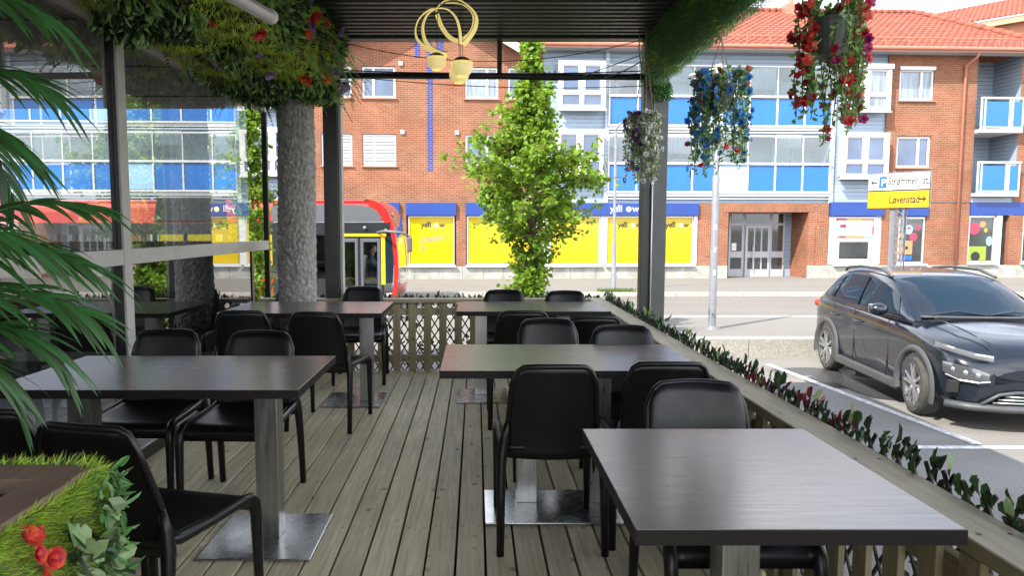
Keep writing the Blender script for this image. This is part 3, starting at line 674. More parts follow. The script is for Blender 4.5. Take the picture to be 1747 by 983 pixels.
part(MB().box(14.87, 16.32, .002, .008, 1.73, 2.36), 'poster_print', 'sign_white', o)
text('lettering', 'Hello,', .15, 'sign_black', o, face_y(15.38, -.001, 2.17), .002); text('lettering', 'Strømmen!', .15, 'sign_black', o, face_y(15.38, -.001, 2.0), .002)
tagline(o, 15.38, 1.86, .0, .35); tagline(o, 15.38, 1.8, .0, .62)
def heart(parent, x, z, y, r, mt='pink'):
    m = MB()
    for dx in (-.9, 0, .9): m.lathe([(.001, 0), (r * .55, 0), (r * .55, .004), (.001, .004)], 14, (x + dx * r * .6, y - .004, z + r * .25), 'y')
    m.box(x - r, x + r, y - .0045, y + .001, z - r * .35, z + r * .25); return part(m, 'emblem', mt, parent)
heart(o, 15.09, 2.1, -.002, .13); text('lettering', 'mynt', .11, 'grey_ink', o, face_y(14.96, -.001, 1.86), .002)
part(MB().box(14.98, 16.2, .03, .045, .78, 1.48), 'window_gap', 'win_low', o)
part(MB().box(14.95, 16.23, .046, .049, .75, 1.51), 'window_rim', 'white', o)
def sticker(parent, x, z, r, mt, y=.045, sx=1.):
    m = MB().lathe([(.001, 0), (r, 0), (r, .004), (.001, .004)], 24, (0, 0, 0), 'y'); m.v = [(p[0] * sx + x, p[1] + y, p[2] + z) for p in m.v]; return part(m, 'sticker', mt, parent)
o = shopwin(17.44, 18.58, .57, 2.5, .07, 'win_low', .08)
sticker(o, 17.92, 1.98, .2, 'teal_ink', .064, .85); heart(o, 17.92, 2.03, .062, .07); sticker(o, 18.3, 2.05, .1, 'pink', .064); sticker(o, 18.12, 1.68, .17, 'pink', .063); sticker(o, 17.66, 1.75, .12, 'orange_ink', .064)
part(MB().box(17.56, 18.1, .058, .064, .95, 1.52), 'poster', 'orange_ink', o); part(MB().box(17.56, 18.1, .057, .0635, .72, .9), 'poster', 'sign_blue', o)
sticker(o, 17.68, 1.3, .08, 'sign_black', .056); sticker(o, 17.86, 1.22, .07, 'sign_black', .056)
# ---- far corner with two small balconies
m = MB(); m.wall(20.42, 22.3, 2.95, 9.1, 1.5); m.poly([(22.28, 1.5, 2.95), (22.28, -.02, 2.95), (22.28, -.02, 9.1), (22.28, 1.5, 9.1)]); part(m, 'corner_cladding', 'siding')
m = MB().wall(22.28, 27, .5, 9.1, -.02, [(22.75, 24.2, .56, 3.1)]); part(m, 'corner_wall', 'brick')
part(MB().box(22.15, 22.6, -.03, .3, .5, 2.56), 'corner_pier', 'brick')
part(MB().box(20.42, 22.3, .05, 1.5, 3.06, 3.3), 'corner_floor', 'siding_pale')
for zb in (6.05, 3.47):
    b = MB().box(20.44, 22.25, -.3, 1.48, zb - .14, zb); b.box(20.44, 22.28, -.32, -.24, zb + 1.2, zb + 1.28)
    for x in (20.47, 20.62, 21.66, 21.78, 22.22): b.box(x - .03, x + .03, -.3, -.25, zb, zb + 1.2)
    b.box(20.44, 22.25, -.3, -.25, zb + .04, zb + .1)
    o = part(b, 'balcony', 'white', bevel=.006)
    part(MB().box(20.66, 21.62, -.285, -.265, zb + .1, zb + 1.1), 'panel', 'blue_panel', o); part(MB().box(21.82, 22.18, -.285, -.265, zb + .1, zb + 1.1), 'panel', 'blue_panel', o)
    part(MB().box(20.44, 20.58, -.285, -.265, zb + .1, zb + 1.1), 'panel', 'blue_panel', o)
    f = MB().box(20.62, 21.5, 1.38, 1.49, zb, zb + 2.1); o = part(f, 'balcony_door', 'white_frame'); part(MB().box(20.76, 21.36, 1.365, 1.378, zb + .15, zb + 1.97), 'pane', 'win_curtain', o)
    part(MB().box(21.85, 22.0, 1.4, 1.49, zb + 1.3, zb + 1.42), 'wall_lamp', 'white')
signboard(20.45, 22.9, 2.57, 3.11, -.04)
o = shopwin(20.46, 21.62, .6, 2.55, .1, 'win_low', .07)
sticker(o, 20.75, 2.02, .24, 'pink', .092); sticker(o, 21.1, 2.2, .13, 'orange_ink', .093); sticker(o, 21.42, 1.5, .2, 'teal_ink', .092, .7); sticker(o, 21.25, 1.95, .09, 'sign_yellow', .093, .7)
part(MB().box(20.54, 21.3, .086, .093, .7, 1.28), 'poster', 'lime', o); sticker(o, 20.85, .86, .2, 'sign_black', .08)
part(MB().box(21.62, 21.86, .0, .14, .5, 2.56), 'shop_mullion', 'white')
o = shopwin(22.76, 24.1, .6, 2.55, .06, 'win_low', .07)
part(MB().box(20.42, 27, -.05, 1.4, -.35, .5), 'stone_base', 'plinth_stone')
part(MB().box(20.43, 22.2, .15, 1.4, .5, 2.6), 'shop_back', 'win_low')
# ---- eaves, gutters, downpipe, thin cornice line
for (a, b) in ((1.95, 23.3), (mir(23.3), mir(1.95))):
    part(MB().box(a, b, -.62, .02, 9.02, 9.07), 'soffit', 'soffit')
    g = MB(); g.tube([(a, -.66, 9.13), (b, -.66, 9.13)], .075, 10); g.box(a, b, -.64, -.61, 9.0, 9.16); part(g, 'gutter', 'gutter', smooth=False)
dp = MB().tube([(20.0, -.62, 9.1), (20.0, -.5, 8.85), (19.85, -.12, 8.6), (19.85, -.12, .2)], .055, 10); part(dp, 'downpipe', 'gutter', smooth=True)
part(MB().box(18.62, 20.42, -.04, .0, 3.1, 3.125), 'cornice_line', 'bus_grey')
# ---- tiled main roof, wave and courses modelled
def tiled(name, x0, x1, fn, tmax, rows, step=.1, lift=.05):
    """fn(x, t) -> point on the slope, t 0..1 from eave to ridge; tmax(x) where the slope ends"""
    m = MB(); n = int((x1 - x0) / step); cols = []
    for i in range(n + 1):
        x = x0 + (x1 - x0) * i / n; tm = tmax(x); c = []
        wv = .035 * math.sin(2 * math.pi * x / .3)
        for r in range(rows):
            a, b = r / rows, (r + 1) / rows
            a, b = min(a, tm), min(b, tm)
            p = fn(x, a); q = fn(x, b)
            c.append((p[0], p[1] - .01, p[2] + wv + lift)); c.append((q[0], q[1], q[2] + wv))
        cols.append(c)
    base = 0; k = rows * 2
    for c in cols: m.v += c
    for i in range(n):
        for j in range(k - 1):
            m.f.append((i * k + j, (i + 1) * k + j, (i + 1) * k + j + 1, i * k + j + 1))
    return part(m, name, 'tile')
RZ0, RZ1, RY0, RY1 = 9.16, 12.2, -.62, 5.2
fn = lambda x, t: (x, RY0 + (RY1 - RY0) * t, RZ0 + (RZ1 - RZ0) * t)
hip = lambda x: 1. if x < 21.1 else max(.001, (23.5 - x) / 2.4)
tiled('roof', 1.9, 23.5, fn, hip, 17)
m = MB().poly([(mir(23.5), RY0, RZ0), (mir(1.9), RY0, RZ0), (mir(1.9), RY1, RZ1), (mir(21), RY1, RZ1)]); m.poly([(1.9, RY1 - 4, RZ1 - 2.4), (mir(1.9), RY1 - 4, RZ1 - 2.4), (mir(1.9), RY1, RZ1), (1.9, RY1, RZ1)])
m.poly([(21.1, RY1, RZ1), (23.5, RY0, RZ0), (23.5, 11, RZ0)]); m.poly([(mir(21.1), RY1, RZ1), (21.1, RY1, RZ1), (23.5, 11, RZ0), (mir(23.5), 11, RZ0)]); part(m, 'roof', 'tile')
m = MB(); a = Vector((21.1, RY1, RZ1 + .05)); b = Vector((23.5, RY0, RZ0 + .06))
for i in range(16):
    p = a.lerp(b, i / 16); q = a.lerp(b, (i + 1.08) / 16); m.tube([p + Vector((0, 0, .01)), q + Vector((0, 0, .05))], [.12, .15], 8)
for i in range(60): m.tube([(1.9 + i * .32, RY1, RZ1 + .04), (1.9 + i * .32 + .34, RY1, RZ1 + .07)], [.12, .14], 8)
part(m, 'ridge_tiles', 'tile', smooth=True)
m = MB(); m.tube([(6, -.28, 9.62), (23, -.28, 9.62)], .025, 6)
for i in range(19): m.bar((6 + i * .94, -.28, 9.62), (6 + i * .94, -.3, 9.34), .03, .03)
part(m, 'snow_guard', 'gutter')
part(MB().box(14.6, 15.7, 4.6, 5.8, 11.9, 12.42), 'chimney', 'gutter'); part(MB().tube([(15.1, 5.2, 12.4), (15.1, 5.2, 12.9)], .1, 10), 'roof_pipe', 'gutter')
# body behind the facade so that light does not leak
part(MB().box(mir(20.3), 20.3, 1.62, 10, -.3, 9.0), 'rear_block', 'soffit')

# ---- second building behind the right corner
B2 = thing('rendered_building', 'orange rendered building with red tiled roof rising behind the brick building', 'building', (30, 44, -.8))
zb_ = lambda x: 12.85 + .165 * (x - 28.7)
zt_ = lambda x: 15.0 + .19 * (x - 30.2)
m = MB(); m.box(25, 60, 41, 52, -.8, 11.9); m.poly([(25, 41, 11.9), (60, 41, 11.9), (60, 41, zb_(60)), (25, 41, zb_(25))]); m.build('wall', 'peach_wall', B2)
m = MB(); m.add([(24, 40.5, zb_(24) - .32), (60, 40.5, zb_(60) - .32), (60, 40.5, zb_(60) + .02), (24, 40.5, zb_(24) + .02), (24, 40.62, zb_(24) - .32), (60, 40.62, zb_(60) - .32), (60, 40.62, zb_(60) + .02), (24, 40.62, zb_(24) + .02)], [(0, 1, 2, 3), (4, 7, 6, 5), (3, 2, 6, 7), (0, 4, 5, 1)]); m.build('barge_board', 'peach_trim', B2)
m = MB(); nn = 360; rows = 14
for i in range(nn + 1):
    x = 24 + 36 * i / nn
    for r in range(rows):
        for q in (0, 1):
            v = (r + q) / rows
            m.v.append((x, 40.4 + 5.6 * v, zb_(x) * (1 - v) + zt_(x) * v + .03 + (.07 if q == 0 else 0) + .04 * math.sin(2 * math.pi * x / .3)))
k = rows * 2
for i in range(nn):
    for j in range(k - 1): m.f.append((i * k + j, (i + 1) * k + j, (i + 1) * k + j + 1, i * k + j + 1))
m.build('roof', 'tile', B2)
m = MB()
for x in (31, 33.5, 36, 38.5): m.box(x, x + .05, 40.95, 40.985, 11, 18)
m.build('render_joint', 'peach_trim', B2)

# ================================================================== TERRACE: deck, railings, pergola, glass wall
m = MB(); random.seed(3)
x = -.086 - .126 * 17
while x < 1.22:
    g = rnd(.0035, .006); y = -3.0
    for cut in ([rnd(1.2, 3.2), 6.84] if random.random() < .6 else [6.84]):
        m.box(x + g, x + .126 - g, y, cut - .002, -.028 + rnd(-.0015, .0015), rnd(-.0015, .0015)); y = cut + .002
    x += .126
structure(m.build('deck_floor', 'deck', bevel=.0025, segs=1))
m = MB()
k = -17
while k < 10:
    for yy in [i * .6 - 2.8 for i in range(17)]:
        for u in (.028, .098):
            xx = -.086 + .126 * k + u; m.lathe([(.0001, .0022), (.0045, .0022)], 8, (xx, yy + rnd(-.01, .01), 0))
    k += 1
structure(m.build('deck_floor_screws', 'black_wire'))
m = MB().box(-2.2, 1.2, -3, 6.8, -.72, -.06); structure(m.build('deck_floor_frame', 'dark_void'))

def picket_run(root, pts, axis):
    for (a, b) in pts:
        q = MB()
        h = rnd(-.004, .004)
        if axis == 'x': q.box(a - .036, a + .036, b, b + .02, -.03, .655 + h)
        else: q.box(b, b + .02, a - .036, a + .036, -.03, .655 + h)
        q.build('picket', 'picket', root, bevel=.003)
far = thing('deck_railing', 'low timber railing of upright boards across the far end of the deck', 'railing', (-.4, 6.9, 0))
MB().box(-2.08, 1.09, 6.80, 6.93, .665, .705).build('top_rail', 'rail_x', far, bevel=.006)
for z in (.08, .54): MB().box(-2.08, 1.09, 6.862, 6.9, z, z + .07).build('cross_rail', 'rail_x', far, bevel=.003)
picket_run(far, [(-1.96 + .149 * i, 6.84) for i in range(21)], 'x')
side = thing('deck_railing', 'long timber railing with wide flat cap along the parking side of the deck', 'railing', (1.16, 3, 0))
q = MB(); q.box(1.09, 1.23, -1.5, 3.6, .665, .705); q.box(1.091, 1.229, 3.604, 6.95, .664, .7045); q.build('top_rail', 'rail_y', side, bevel=.006)
for z in (.08, .54): MB().box(1.132, 1.165, -1.5, 6.93, z, z + .07).build('cross_rail', 'rail_y', side, bevel=.003)
picket_run(side, [(.2 + .149 * i, 1.108) for i in range(45)], 'y')
q = MB()
for i in range(13):
    yy = .5 + i * .52
    for u in (1.125, 1.195): q.lathe([(.0001, .7062), (.006, .7062)], 8, (u, yy, 0))
q.build('screw_heads', 'black_wire', side)

# ---- pergola
pg = thing('pergola', 'black metal pergola with slatted roof covering the deck', 'pergola', (0, 6.85, 0))
MB().box(-1.455, -1.315, 6.86, 7.0, -.7, 3.12).build('post', 'black_metal', pg, bevel=.006)
MB().box(-1.312, -1.285, 6.88, 6.98, -.7, 3.12).build('post_trim', 'beige_metal', pg, bevel=.003)
MB().box(1.585, 1.672, 6.86, 6.98, -.7, 3.12).build('post', 'black_metal', pg, bevel=.006)
MB().box(1.682, 1.82, 6.84, 7.0, -.7, 3.12).build('post', 'grey_metal', pg, bevel=.006)
MB().tube([(1.678, 6.83, -.3), (1.678, 6.83, 2.7)], .008, 8).build('cable_conduit', 'alu', pg, smooth=True)
MB().box(-2.1, 1.85, 6.82, 6.96, 3.15, 3.36).build('front_beam', 'black_metal', pg, bevel=.006)
MB().box(1.66, 1.84, -3, 6.815, 3.1, 3.36).build('side_beam', 'black_metal', pg, bevel=.006); MB().box(1.845, 2.08, -3, 6.95, 3.2, 3.34).build('shade_strip', 'black_metal', pg, bevel=.006)  # outer strip is added to widen the roof shadow over the parking
MB().box(-2.1, -1.3, -3, 6.815, 3.12, 3.36).build('side_beam', 'black_metal', pg, bevel=.006)
q = MB(); q.box(-1.3, 1.66, -3, 6.82, 3.245, 3.3); q.build('roof_sheet', 'slat', pg)
q = MB(); y = 6.76
while y > -2.9:
    q.add([(-1.3, y, 3.244), (1.66, y, 3.244), (-1.3, y - .012, 3.165), (1.66, y - .012, 3.165), (-1.3, y - .062, 3.165), (1.66, y - .062, 3.165), (-1.3, y - .074, 3.244), (1.66, y - .074, 3.244)],
          [(0, 1, 3, 2), (2, 3, 5, 4), (4, 5, 7, 6)]); y -= .112
q.build('roof_rib', 'black_metal', pg)
MB().tube([(-1.32, 6.9, 2.83), (1.59, 6.9, 2.815)], .032, 10).build('tie_bar', 'black_metal', pg, smooth=True)
MB().box(.20, .245, 6.885, 6.93, 2.84, 3.15).build('hanger_strut', 'black_metal', pg)
# cables slung along the tie bar
q = MB()
def sag(a, b, s, n=24): return [(a[0] + (b[0] - a[0]) * i / n, a[1] + (b[1] - a[1]) * i / n, a[2] + (b[2] - a[2]) * i / n - s * 4 * (i / n) * (1 - i / n)) for i in range(n + 1)]
q.tube(sag((-1.3, 6.82, 3.13), (1.6, 6.82, 3.15), .20), .004, 5); q.tube(sag((-1.3, 6.84, 2.82), (1.6, 6.84, 2.72), .06), .004, 5); q.tube(sag((-1.3, 6.86, 2.87), (1.55, 6.86, 2.86), .03), .006, 5); q.tube(sag((.2, 6.855, 2.80), (1.58, 6.855, 2.82), .03), .009, 6)
q.tube([(.5 + .01 * i, 6.86 + .02 * math.sin(i), 2.83 + .035 * math.cos(i * 1.3)) for i in range(30)], .004, 5)
c = tag(q.build('cable', 'black_wire'), 'thin black cables slung along the pergola tie bar', 'cable')
q = MB(); q.tube(sag((1.0, 6.8, 2.80), (1.52, 6.75, 2.98), .0, 6), .005, 5); q.tube(sag((1.2, 6.8, 2.79), (1.52, 6.75, 2.92), .02, 6), .006, 5); q.tube([(1.5, 6.7, 3.2), (1.5, 6.72, 3.0), (1.53, 6.72, 2.85)], .006, 5)
tag(q.build('cable', 'galv'), 'pale grey cables tied to the bar below the green turf panel', 'cable')

# ---- glass wall of the restaurant with its room
gl = thing('glass_wall', 'tall glass wall with beige frame along the left side of the deck', 'glass wall', (-2.12, 4.3, 0))
for (y0, y1) in ((4.25, 4.345), (1.22, 1.31)):
    MB().box(-2.112, -2.095, y0, y1, .09, 2.53).build('mullion', 'beige_metal', gl, bevel=.003); MB().box(-2.165, -2.113, y0 + .004, y1 - .004, .09, 2.53).build('mullion_back', 'black_metal', gl)
MB().box(-2.15, -2.10, 7.235, 7.275, .09, 2.53).build('mullion', 'black_metal', gl)
for (y0, y1) in ((4.349, 7.23), (1.314, 4.246), (-3, 1.216)):
    MB().box(-2.15, -2.097, y0, y1, 1.165, 1.258).build('transom', 'beige_metal', gl, bevel=.004)
    for (z0, z1) in ((.09, 1.163), (1.26, 2.53)): ye = min(y1, 6.74); MB().poly([(-2.14, y0, z0), (-2.14, ye, z0), (-2.14, ye, z1), (-2.14, y0, z1)]).build('pane', 'glass', gl)
MB().box(-2.15, -2.085, -3, 7.27, 2.533, 2.58).build('head_rail', 'beige_metal', gl, bevel=.004)
MB().box(-2.25, -1.985, -3, 6.83, .0, .088).build('plinth', 'plinth', gl, bevel=.004)
MB().box(-1.984, -1.975, -3, 6.82, .002, .075).build('skirting', 'black_metal', gl)
rm = thing('restaurant_room', 'dim restaurant room seen behind the glass wall', 'room', (-5, 2, 0))
MB().box(-9, -2.26, -6, 7.3, -.12, .0).build('floor', 'interior_floor', rm)
MB().box(-9, -2.1, -6, 7.3, 2.582, 2.65).build('ceiling', 'ceiling', rm)
q = MB()
for i in range(9): q.box(-9, -2.3, -3 + i * 1.2, -2.985 + i * 1.2, 2.574, 2.581)
q.build('ceiling_joint', 'black_metal', rm)
MB().box(-9.2, -2.1, -6, 7.35, 2.66, 4.2).build('upper_wall', 'black_metal', rm)
MB().box(-9.2, -9.0, -6, 7.3, -.8, 2.58).build('side_wall', 'ceiling', rm)
MB().box(-9, -2.3, -6.2, -6, -.8, 2.6).build('rear_wall', 'ceiling', rm)
q = MB()
for xx in (-9, -7.2, -5.4, -3.6): q.box(xx - .04, xx + .04, 7.3, 7.38, 0, 2.58)
q.box(-9, -2.3, 7.3, 7.38, .0, .1); q.box(-9, -2.3, 7.302, 7.378, 1.17, 1.25)
q.build('end_frame', 'beige_metal', rm)
MB().box(-9, -2.3, 7.31, 7.37, .0, 1.165).build('dark_screen', 'black_metal', rm)  # dark sheet added so that reflections dominate the lower panes

# ================================================================== TABLES
def dining_table(label, x0, x1, y0, y1, legs, plates, group='brown topped bistro tables'):
    t = thing('dining_table', label, 'table', ((x0 + x1) / 2, (y0 + y1) / 2, 0), 0, group)
    MB().box(x0, x1, y0, y1, .7085, .745).build('tabletop', 'tabletop', t, bevel=.0018)
    e = MB(); e.box(x0 - .0012, x1 + .0012, y0 - .0012, y1 + .0012, .7095, .7435); e.build('edge_band', 'table_edge', t)
    for (px, py) in legs:
        MB().box(px - .05, px + .05, py - .05, py + .05, .012, .708).build('column', 'steel', t, bevel=.003)
    for (a, b, c, d) in plates: MB().box(a, b, c, d, .001, .0125).build('base_plate', 'steel_plate', t, bevel=.003)
    return t
dining_table('small square brown table nearest the camera beside the timber railing', .343, 1.052, 1.475, 2.24, [(.70, 1.86)], [(.48, .92, 1.64, 2.08)])
dining_table('long brown table in the middle of the right row with two columns on one plate', -.163, 1.041, 3.165, 3.895, [(.255, 3.52), (.62, 3.52)], [(.043, .83, 3.22, 3.645)])
dining_table('far brown table at the right corner of the deck under the street tree', -.15, 1.04, 5.445, 6.18, [(.04, 5.84), (.72, 5.84)], [(-.16, .26, 5.52, 6.0), (.5, .92, 5.52, 6.0)])
dining_table('long brown table against the glass wall behind the palm', -1.96, -.708, 2.785, 3.545, [(-.922, 3.11), (-1.74, 3.11)], [(-1.17, -.69, 2.856, 3.335), (-1.96, -1.48, 2.857, 3.334)])
dining_table('far brown table against the glass wall beside the grey bark pillar', -1.96, -.715, 5.325, 6.17, [(-.87, 5.62), (-1.72, 5.62)], [(-1.2, -.74, 5.39, 5.87), (-1.95, -1.49, 5.391, 5.869)])

# ================================================================== CHAIRS
def make_chair():
    c = thing('chair', 'x', 'chair', (0, 0, 0), 0, 'black plastic chairs around the tables', world=False)
    nu, nv = 14, 12; b = MB(); fr, bk = [], []
    for j in range(nv + 1):
        v = j / nv
        for i in range(nu + 1):
            u = -1 + 2 * i / nu; au = abs(u)
            zt = .825 - .01 * au * au - (.07 * ((au - .70) / .30) ** 2.4 if au > .70 else 0)
            z = .405 + (zt - .405) * v; hw = .205 - .028 * v
            y = -.185 - .115 * v ** 1.15 + .032 * (au ** 2) - .02 * (1 - v) ** 3
            fr.append((u * hw, y, z)); bk.append((u * (hw - .002), y - .016 - .004 * (1 - au), z - .002))
    n = len(fr); w_ = nu + 1; fs = []
    for j in range(nv):
        for i in range(nu):
            a = j * w_ + i; fs.append((a, a + w_, a + w_ + 1, a + 1)); fs.append((n + a, n + a + 1, n + a + w_ + 1, n + a + w_))
    for i in range(nu): fs.append((i, i + 1, n + i + 1, n + i)); a = nv * w_ + i; fs.append((a, n + a, n + a + 1, a + 1))
    for j in range(nv): a = j * w_; fs.append((a, n + a, n + a + w_, a + w_)); a += nu; fs.append((a, a + w_, n + a + w_, n + a))
    b.add(fr + bk, fs)
    rim = [bk[j * w_] for j in range(nv + 1)] + [bk[nv * w_ + i] for i in range(1, nu)] + [bk[j * w_ + nu] for j in range(nv, -1, -1)]
    b.tube([(p[0], p[1] + .006, p[2]) for p in rim], .0115, 8)
    b.build('backrest', 'chair', c, smooth=True)
    s = MB(); nu, nv = 12, 12; tp, bt = [], []
    for j in range(nv + 1):
        v = j / nv; y = -.215 + .455 * v
        for i in range(nu + 1):
            u = -1 + 2 * i / nu; au = abs(u); hw = .198 + .018 * v
            z = .452 - .012 * (1 - au ** 2) * math.sin(math.pi * min(1, v * 1.05)) - .028 * max(0, (v - .85) / .15) ** 2 + .012 * (1 - v) ** 2
            tp.append((u * hw, y, z)); bt.append((u * hw, y - (.004 if j == nv else 0), z - (.022 if j < nv else .045)))
    n = len(tp); w_ = nu + 1; fs = []
    for j in range(nv):
        for i in range(nu): a = j * w_ + i; fs.append((a, a + 1, a + w_ + 1, a + w_)); fs.append((n + a, n + a + w_, n + a + w_ + 1, n + a + 1))
    for i in range(nu): fs.append((i, n + i, n + i + 1, i + 1)); a = nv * w_ + i; fs.append((a, a + 1, n + a + 1, n + a))
    for j in range(nv): a = j * w_; fs.append((a, a + w_, n + a + w_, n + a)); a += nu; fs.append((a, n + a, n + a + w_, a + w_))
    s.add(tp + bt, fs); s.build('seat', 'chair', c, smooth=True)
    for sg in (-1, 1):
        q = MB().tube([(sg * .195, -.222, .56), (sg * .203, -.215, .50), (sg * .212, -.218, .44), (sg * .217, -.228, .38), (sg * .22, -.245, .25), (sg * .222, -.268, .0)],
                      [.012, .02, .024, .021, .019, .0165], 10)
        q.build('leg', 'chair', c, smooth=True)
        q = MB().tube([(sg * .203, -.215, .47), (sg * .207, -.16, .449), (sg * .212, .0, .443), (sg * .217, .16, .443), (sg * .219, .205, .437), (sg * .221, .232, .412), (sg * .222, .242, .36), (sg * .222, .246, .2), (sg * .222, .25, .0)],
                      [.016, .018, .018, .019, .021, .023, .021, .018, .0155], 10)
        q.build('leg', 'chair', c, smooth=True)
    return c
CH = [  # x, y, rotation (degrees, 0 = facing away from the camera), label
 (-1.06, 2.29, -14, 'black chair in the left foreground behind the grassy planter, its back to the camera'),
 (-1.54, 2.47, -3, 'black chair partly cut off at the left edge behind the palm'),
 (-1.69, 3.58, 180, 'black chair facing the camera at the glass side of the long left table'),
 (-1.175, 3.53, 178, 'black chair facing the camera at the aisle side of the long left table'),
 (-1.60, 5.08, 2, 'black chair with its back to the camera at the far left table, glass side'),
 (-1.04, 5.00, -7, 'black chair with its back to the camera at the far left table, on the aisle'),
 (-1.69, 6.36, 180, 'black chair facing the camera in front of the grey bark pillar'),
 (-1.05, 6.43, 184, 'black chair facing the camera in front of the black pergola post and far railing'),
 (.325, 3.18, 0, 'black chair with its back fully shown at the aisle side of the middle right table'),
 (.81, 3.24, 0, 'black chair with its back to the camera between the middle right table and the railing'),
 (.80, 2.27, 180, 'black chair facing the camera behind the small square front table'),
 (.44, 4.05, 180, 'black chair facing the camera across the middle right table, on its aisle side'),
 (.835, 3.75, 180, 'black chair facing the camera across the middle right table, next to the railing'),
 (.32, 5.07, 0, 'black chair with its back to the camera at the far right table, aisle side'),
 (.755, 4.78, 0, 'black chair with its back to the camera at the far right table, railing side'),
 (.25, 6.08, 180, 'black chair facing the camera below the street tree at the far right table'),
 (.79, 5.98, 180, 'black chair facing the camera in the far right corner of the deck'),
]
proto = make_chair()
for i, (x, y, rz, lab) in enumerate(CH):
    o = proto if i == 0 else copy_tree(proto)
    o.location = (x, y, 0); o.rotation_euler = (0, 0, R(rz)); o['label'] = lab

# ================================================================== GREENERY ON THE TERRACE
random.seed(11)
V = Vector
# ---- artificial turf panel hanging along the right beam
tp_ = thing('turf_panel', 'green artificial turf panel hanging along the right roof beam of the pergola', 'artificial hedge', (1.68, 4.5, 2.72))
MB().box(1.64, 1.70, 1.5, 6.98, 2.76, 3.2).build('backing', 'turf', tp_)
MB().tube([(1.60, 6.98, 3.17), (1.60, 1.5, 3.22)], .008, 6).build('edge_cord', 'beige_metal', tp_)
q = MB(); q2 = MB()
for i in range(30000):
    y = rnd(1.9, 7.0); f = random.random()
    if f < .62: p = V((1.63 - .05 * random.random(), y, rnd(2.74, 3.2))); nrm = V((-1, 0, -.15))
    elif f < .9: p = V((rnd(1.60, 1.74), y, 2.75 + rnd(-.03, .02) + .03 * noise.noise(V((y * 3, 0, 0))))); nrm = V((-.3, -.1, -1))
    else: p = V((rnd(1.60, 1.74), 6.98 + rnd(0, .02), rnd(2.74, 3.2))); nrm = V((0, 1, -.3))
    clump = noise.noise(V((p.y * 4, p.z * 4, 1)))
    d = (nrm + rdir() * .85 + V((0, 0, -.2))).normalized()
    blade(q2 if clump > .2 and random.random() < .35 else q, p, d, rnd(.022, .055) * (1 + .5 * clump), .0055)
for i in range(420):   # loose tuft at the corner of the post
    p = V((1.72 + rnd(-.06, .1), 6.85 + rnd(-.05, .1), 2.72 + rnd(-.1, .05))); leaf(q, p, (V((.3, 0, -1)) + rdir() * .8), rdir(), .07, .018)
q.build('turf', 'turf', tp_); q2.build('turf', 'turf_light', tp_)

# ---- planted canopy on the left: moss, ferns and flowers
fc = thing('flower_canopy', 'thick canopy of artificial moss, ferns and flowers over the glass wall', 'artificial hedge', (-1.7, 4.5, 2.8))
MB().box(-2.06, -1.34, 1.0, 6.95, 2.68, 3.2).build('backing', 'dark_void', fc)
moss = MB(); fern = MB(); dk = MB()
def kindat(p): return noise.cell(V((p.x * 2.6 + .4 * noise.noise(p * 5), p.y * 2.2, p.z * 2.4))) 
def bulge(p): return .07 * (noise.noise(p * 4.5) + .6 * noise.noise(p * 11))
for i in range(46000):
    y = rnd(1.2, 7.05) if i % 3 else rnd(3.6, 7.05); f = random.random()
    if f < .50: p = V((rnd(-2.09, -1.27), y, 2.572)); nrm = V((.15, -.15, -1)); p.z += .9 * bulge(p) + .06 * (p.x + 1.9)
    elif f < .88: p = V((-1.29, y, rnd(2.62, 3.22))); nrm = V((1, -.2, -.3)); p.x += bulge(p)
    else: p = V((rnd(-2.05, -1.27), 7.0, rnd(2.6, 3.2))); nrm = V((0, 1, -.4)); p.y += bulge(p)
    c = noise.noise(V((p.x * 3.1, p.y * 2.1, p.z * 3.1))) + .25 * noise.noise(p * 9)
    if c > -.14:
        d = (nrm + rdir() * .9 + V((0, 0, -.25))).normalized(); blade(moss, p, d, rnd(.018, .05), .006)
    elif c > -.22 and random.random() < .55:
        d = (nrm + rdir() * .8 + V((0, 0, -.5))); leaf(fern, p, d, rdir(), rnd(.05, .11), rnd(.012, .03))
    elif random.random() < .42:
        d = (nrm + rdir() * .9 + V((0, 0, -.3))); leaf(dk if random.random() < .6 else fern, p, d, rdir(), rnd(.05, .12), rnd(.025, .05))
def frond(mb, p, d, ln, n=14, w=.055, lw=.012):
    d = d.normalized(); side = d.cross(V((0, 0, 1))).normalized(); pts = []
    for i in range(n + 1):
        t = i / n; c = p + d * ln * t + V((0, 0, -.5 * ln * t * t)); pts.append(c)
        if i > 1:
            for s in (-1, 1): leaf(mb, c, side * s + d * .5 + V((0, 0, -.15)), V((0, 0, 1)), w * (1.1 - t * .8), lw)
    mb.tube(pts, .002, 4)
for i in range(70):
    p = V((rnd(-1.9, -1.22), rnd(3.4, 7.05), rnd(2.58, 3.0))) if i < 40 else V((rnd(-1.32, -1.2), rnd(5.8, 7.1), rnd(2.55, 3.1)))
    frond(fern, p, V((rnd(.1, 1), rnd(-.6, .6), rnd(-.6, .1))), rnd(.14, .3))
for i in range(16):
    frond(dk, V((rnd(-2.05, -1.9), rnd(4.2, 7.0), 2.58)), V((rnd(-.3, .5), rnd(-.6, .6), -.6)), rnd(.12, .2), 10, .04, .014)
moss.build('moss', 'moss', fc); fern.build('fern_leaves', 'fern', fc); dk.build('dark_leaves', 'ivy', fc)
def blossom_mesh(r, petals=6, cup=.35, rows=2):
    b = MB()
    for row in range(rows):
        for k in range(petals):
            t = 2 * math.pi * (k + .5 * row) / petals; d = V((math.cos(t), math.sin(t), cup + row * .5))
            leaf(b, V((0, 0, 0)), d, V((-d.y * 0 - d.x * cup, -d.y * cup, 1)), r * (1 - .25 * row), r * .85, .12, .62)
    return b
